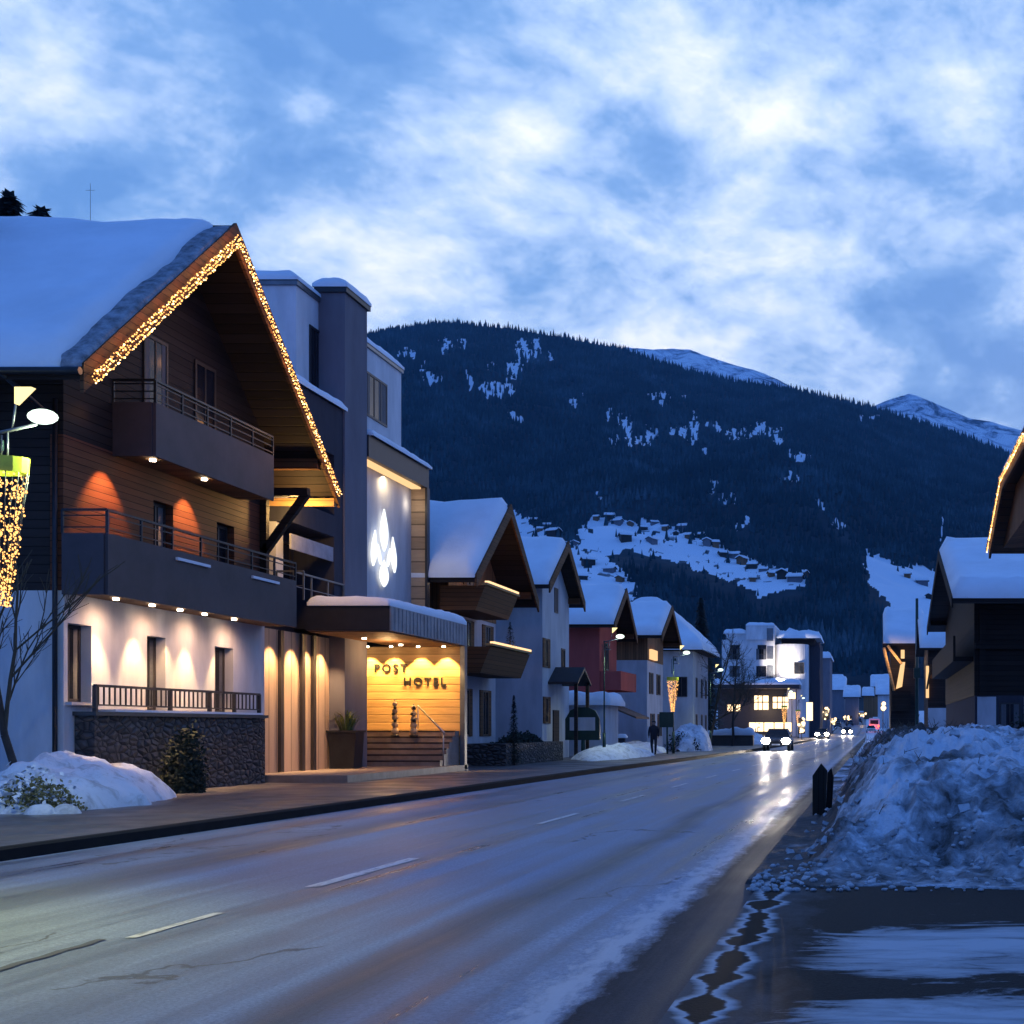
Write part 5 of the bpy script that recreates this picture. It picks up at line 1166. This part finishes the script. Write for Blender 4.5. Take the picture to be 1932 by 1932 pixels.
b = MB(); b.beam((3.9, 87.9, 5.0), (5.4, 86.6, 6.3), .16, .2); b.beam((3.6, 87.4, 4.2), (3.9, 87.4, 5.9), .14, .14); b.build('bracket', 'wood_brown_h', R2)
b = MB(); b.box(3.55, 3.75, 87.7, 87.97, 3.6, 5.8); b.build('lit_window', 'glow_soft', R2)
b = MB(); b.box(3.7, 6.0, 87.8, 87.97, .2, 2.9); b.build('shop_front', 'plaster_pale', R2)
KI = thing('lit_board', 'small glowing yellow advertising board beside the far road', 'sign', (1.9, 125, 0))
b = MB(); b.box(1.6, 2.55, 124.9, 125.0, 2.4 + .5, 3.6 + .5); b.build('panel', 'glow_sign', KI)
b = MB(); b.tube((2.07, 125, 0), (2.07, 125, 2.95), .05, n=6); b.build('post', 'metal_grey', KI)
# far houses closing the street
FHS = [(-7.6, -4.2, 330, 345, 9.6, 12.0), (-3.6, -.6, 420, 436, 12.2, 14.5), (.8, 6.5, 300, 314, 9.5, 12.4), (-14, -9, 380, 396, 13.0, 16.5), (-1, 6, 470, 486, 17.0, 21.0), (-20, -12, 470, 484, 17, 21), (6, 13, 420, 436, 15, 19)]
for k, (x0, x1, y0, y1, e, r_) in enumerate(FHS):
    far_house('tiny far house with a snowy roof where the street disappears', x0, x1, y0, y1, gz(y0), e, r_, ('plaster_grey', 'wood_brown', 'plaster_pale')[k % 3], .9, 60 + k, 'house', 'tiny houses at the end of the street')
# small street-side copies of lights far away (shop lights)
for k, (x, y, z, w, h) in enumerate(((-9.3, 182, 2.6, .9, 2.6), (-8.2, 215, 3.0, 1.0, 2.0), (-10.4, 160, 5.2, .9, .8), (-13.8, 150, 1.6, .45, .45), (-8.6, 150, .9, .7, 1.8), (-7.9, 240, 2.2, 1.4, 1.2), (-6.4, 300, 3.5, 2.2, .9), (-3.2, 330, 4.6, 2.0, .9), (1.0, 150, 3.6, .4, .9))):
    o = thing('shop_light', ['tall bright shop light right of the round wall', 'bright shop light low at the foot of the dark apartment house', 'square warm lit sign under the white hotel', 'small golden lamp glowing before the dark shops', 'low warm lit sign at the kerb ahead of the oncoming car', 'wide warm shop light just past the dark apartment house', 'far warm shop light among the snow-covered cars', 'farthest warm shop light where the street disappears', 'small warm lit sign left of the dark mast'][k], 'light', (x, y, z))
    b = MB()
    if k in (0, 2): b.box(x - w / 2, x + w / 2, y, y + .1, z, z + h)
    else:
        for _ in range(11): b.ball((x + rnd.uniform(-.5, .5) * w, y - .1, z + h * rnd.random()), rnd.uniform(.09, .26), 8, 5)
    tag(b.build('lamps', 'glow_warm', o), kind='stuff' if k not in (0, 2) else None)
    b = MB(); b.box(x - w / 2 - .05, x + w / 2 + .05, y + .103, y + .2, z - .05, z + h + .05); b.tube((x, y + .15, 0), (x, y + .15, z), .05, n=6); b.build('frame', 'metal_dark', o)
    lamp('POINT', 'shop_glow', (x, y - .6, z + h / 2), 120, (1.0, .7, .4), .3, parent=o)

# snow bank ploughed up along the right kerb
def bankh(x, y):
    a = sst(-1.05, .62, x + .12 * fbm(y * .8, 3.0)); f = sst(11.5 + .25 * fbm(x * .9, 1.0), 17.5, y + .3 * fbm(x, y * .3, 6)); far = 1 - .55 * sst(34, 60, y)
    h = (1.30 * a ** .75 * (.35 + .65 * f) * min(1, f * 3.2) + .10 * fbm(x * .45, y * .3, 1.7)) * far
    lum = .26 * fbm(x * 1.0, y * .7, 4.2, 4) + .20 * (.35 - abs(fbm(x * 1.6, y * 1.1, 9.2, 4))) + .07 * (.3 - abs(fbm(x * 4.2, y * 3.4, 5.2, 4))) + .06 * fbm(x * 9, y * 7, 2.2, 4)
    e = min(1, a * 3.0 + (.12 if -1.25 < x < -.9 else 0)) * min(1, f * 6.0)
    return .035 + max(0, h + lum) * e - (.07 if e < .02 else 0)
def dirtf(x, y):
    d = .535 + .36 * fbm(x * .8, y * .5, 3.3) + .12 * fbm(x * 3.5, y * 2.5, 6.1)
    d += .34 * (1 - sst(-.9, .35, x)) * (1 - sst(22, 40, y))                 # road-side grit
    d += .42 * math.exp(-((x - .55 - (y - 26) * .012) / .75) ** 2 - ((y - 27) / 6.0) ** 2)
    d -= .20 * math.exp(-((x - .3) / .6) ** 2 - ((y - 17) / 3.5) ** 2)
    d += .15 * (1 - sst(11.9, 12.8, y))
    return d
xs = lin(-1.32, 3.0, 150) + lin(3.1, 14, 60); ys = [11.2 + (62 - 11.2) * (k / 300) ** 1.9 for k in range(301)]
V = np.array([[(x, y, bankh(x, y)) for x in xs] for y in ys]); D = np.array([[dirtf(x, y) for x in xs] for y in ys])
tag(grid_mesh('snow_bank', V, 'snow_bank', ('dirt', D)), kind='stuff')
# loose frozen lumps along the foot of the bank
lb = MB()
for k in range(260):
    x = -1.15 + 3.6 * rnd.random() ** 1.6; y = 11.5 + 2.2 * rnd.random() ** 1.7; r_ = rnd.uniform(.01, .035); z = bankh(x, y)
    lb.ball((x, y, max(.03, z) + r_ * .3), r_, 7, 5, (rnd.uniform(.8, 1.4), rnd.uniform(.8, 1.3), rnd.uniform(.6, .9)))
tag(lb.build('snow_lumps', 'slush'), kind='stuff')
ck = MB()
for k in range(230):
    x = -1.0 + 3.4 * rnd.random(); y = 11.9 + 16 * rnd.random() ** 1.5; z = bankh(x, y); sz = rnd.uniform(.02, .065) * (1.5 if rnd.random() < .12 else .9)
    rot = Matrix.Rotation(rnd.random() * 6.28, 3, 'Z') @ Matrix.Rotation(rnd.uniform(-.7, .7), 3, 'X') @ Matrix.Rotation(rnd.uniform(-.7, .7), 3, 'Y'); e = (sz * rnd.uniform(.8, 1.5), sz * rnd.uniform(.6, 1.1), sz * rnd.uniform(.35, .7))
    vs = []
    for cz in (-1, 1):
        for cx, cy_ in ((-1, -1), (1, -1), (1, 1), (-1, 1)):
            q = Vector((cx * e[0] * rnd.uniform(.5, 1.1), cy_ * e[1] * rnd.uniform(.5, 1.1), cz * e[2] * rnd.uniform(.6, 1.1))); vs.append(Vector((x, y, z + e[2] * .1)) + rot @ q)
    ck.add(vs, [(0, 3, 2, 1), (4, 5, 6, 7), (0, 1, 5, 4), (1, 2, 6, 5), (2, 3, 7, 6), (3, 0, 4, 7)])
ck_o = ck.build('snow_chunks', 'slush'); tag(ck_o, kind='stuff')
# dead twigs and soil poking out of the crest
b = MB()
for k in range(900):
    x = .45 + rnd.gauss(0, .55); y = 27 + rnd.gauss(0, 4.5); z = bankh(x, y) - .03
    if x < -.6: continue
    p = Vector((x, y, z)); d = Vector((rnd.gauss(0, .6), rnd.gauss(0, .6), 1)).normalized() * rnd.uniform(.06, .26); b.tube(p, p + d, .006, .003, 3, caps=False)
    if rnd.random() < .6: e = p + d * .6; b.tube(e, e + Vector((rnd.gauss(0, .08), rnd.gauss(0, .08), rnd.uniform(.02, .12))), .005, .002, 3, caps=False)
tag(b.build('dry_twigs', 'twig'), kind='stuff')
# weathered timber posts at the kerb
TP = thing('timber_post', 'short dark weathered double timber post leaning at the right kerb before the snow bank', 'post', (-.74, 21, 0))
b = MB(); b.prism([(-1.02, .0), (-.82, .0), (-.78, .80), (-.88, .92), (-1.02, .72)], 20.9, 21.1, 'Y'); b.build('board', 'wood_post', TP)
b = MB(); b.prism([(-.82, .02), (-.72, .05), (-.68, .68), (-.72, .84), (-.78, .76)], 21.15, 21.3, 'Y'); b.build('board', 'wood_post', TP)

# ================================================================== VILLAGE ON THE FAR SLOPE
def march(u, v):
    Y = MY0 + 20
    while Y < MY1:
        X = (u - VX) / FPX * Y; z = EYE + (VY - v) / FPX * Y
        if mz(X, Y) >= z: return X, Y, mz(X, Y)
        Y += 6
    return None
vpos = [(1005, 985), (1030, 995), (1018, 1005), (1045, 1012), (1085, 1030), (1125, 985), (1150, 980), (1165, 990), (1190, 995), (1215, 1000), (1235, 990), (1255, 1003), (1275, 1010), (1290, 1003), (1300, 1018), (1320, 1015), (1335, 1030),
        (1350, 1035), (1365, 1050), (1385, 1055), (1400, 1065), (1420, 1072), (1440, 1078), (1455, 1090), (1475, 1092), (1500, 1098), (1515, 1090), (1180, 1020), (1230, 1025), (1420, 1098), (1110, 1068), (1150, 1082), (1170, 1100), (1100, 1095), (1740, 1105), (1712, 1090), (1755, 1130)]
hs = []
for k, (u, v) in enumerate(vpos):
    p = march(u, v)
    if p is None: continue
    X, Y, z = p
    w = rnd.uniform(4, 6.5) * Y / 1400; l = rnd.uniform(5, 9.5) * Y / 1400; h = rnd.uniform(2.2, 3.8) * Y / 1400
    if not hs or k in (1, 2):
        r_ = far_house('tiny dark chalet with a snowy roof on the far hillside', X - l / 2, X + l / 2, Y, Y + w, z - 2, z + h, z + h + w * .24, ('wood_dark', 'plaster_grey', 'wood_brown')[k % 3], 1.0 * Y / 1400, 80 + k, 'hillside_chalet', 'tiny chalets on the far hillside', ov=1.0)
        hs.append(r_)
    else:
        r_ = copy_tree(hs[k % len(hs)]); r_.location = (X, Y, z - 2); r_.rotation_euler.z = rnd.uniform(-.5, .5) + (1.57 if k % 4 == 0 else 0); r_.scale = (rnd.uniform(.8, 1.3),) * 3

# ================================================================== AIR
b = MB(); b.box(-3200, 2600, -80, 4900, -2.0, 1400); hz = b.build('haze', 'plaster_white')
hm = bpy.data.materials.new('haze'); hm.use_nodes = True; t = hm.node_tree; t.nodes.clear()
pv_ = N(t, 'ShaderNodeVolumePrincipled'); pv_.inputs['Color'].default_value = (0.30, 0.66, 1.0, 1); pv_.inputs['Density'].default_value = 5.5e-5; pv_.inputs['Anisotropy'].default_value = 0.0
oo = N(t, 'ShaderNodeOutputMaterial'); t.links.new(pv_.outputs[0], oo.inputs['Volume']); hz.data.materials.clear(); hz.data.materials.append(hm)
tag(hz, kind='stuff')

for root, x, y, z0, z1 in ((H2, -17.5, 45.2, 7.5, 10.3), (H3, -16.2, 54.6, 8.0, 10.3), (H4, -17.3, 67.0, 7.5, 9.7), (H5, -16.6, 78.0, 7.8, 10.0), (H1, -19.0, 26.4, 10.5, 13.0)):
    b = MB(); b.box(x - .3, x + .3, y - .3, y + .3, z0, z1); b.build('chimney', 'plaster_grey', root); snow_sheet('chimney_snow', root, x - .34, x + .34, y - .34, y + .34, lambda a, c: z1, .22, 8, 8, edge=.15, seed=x)
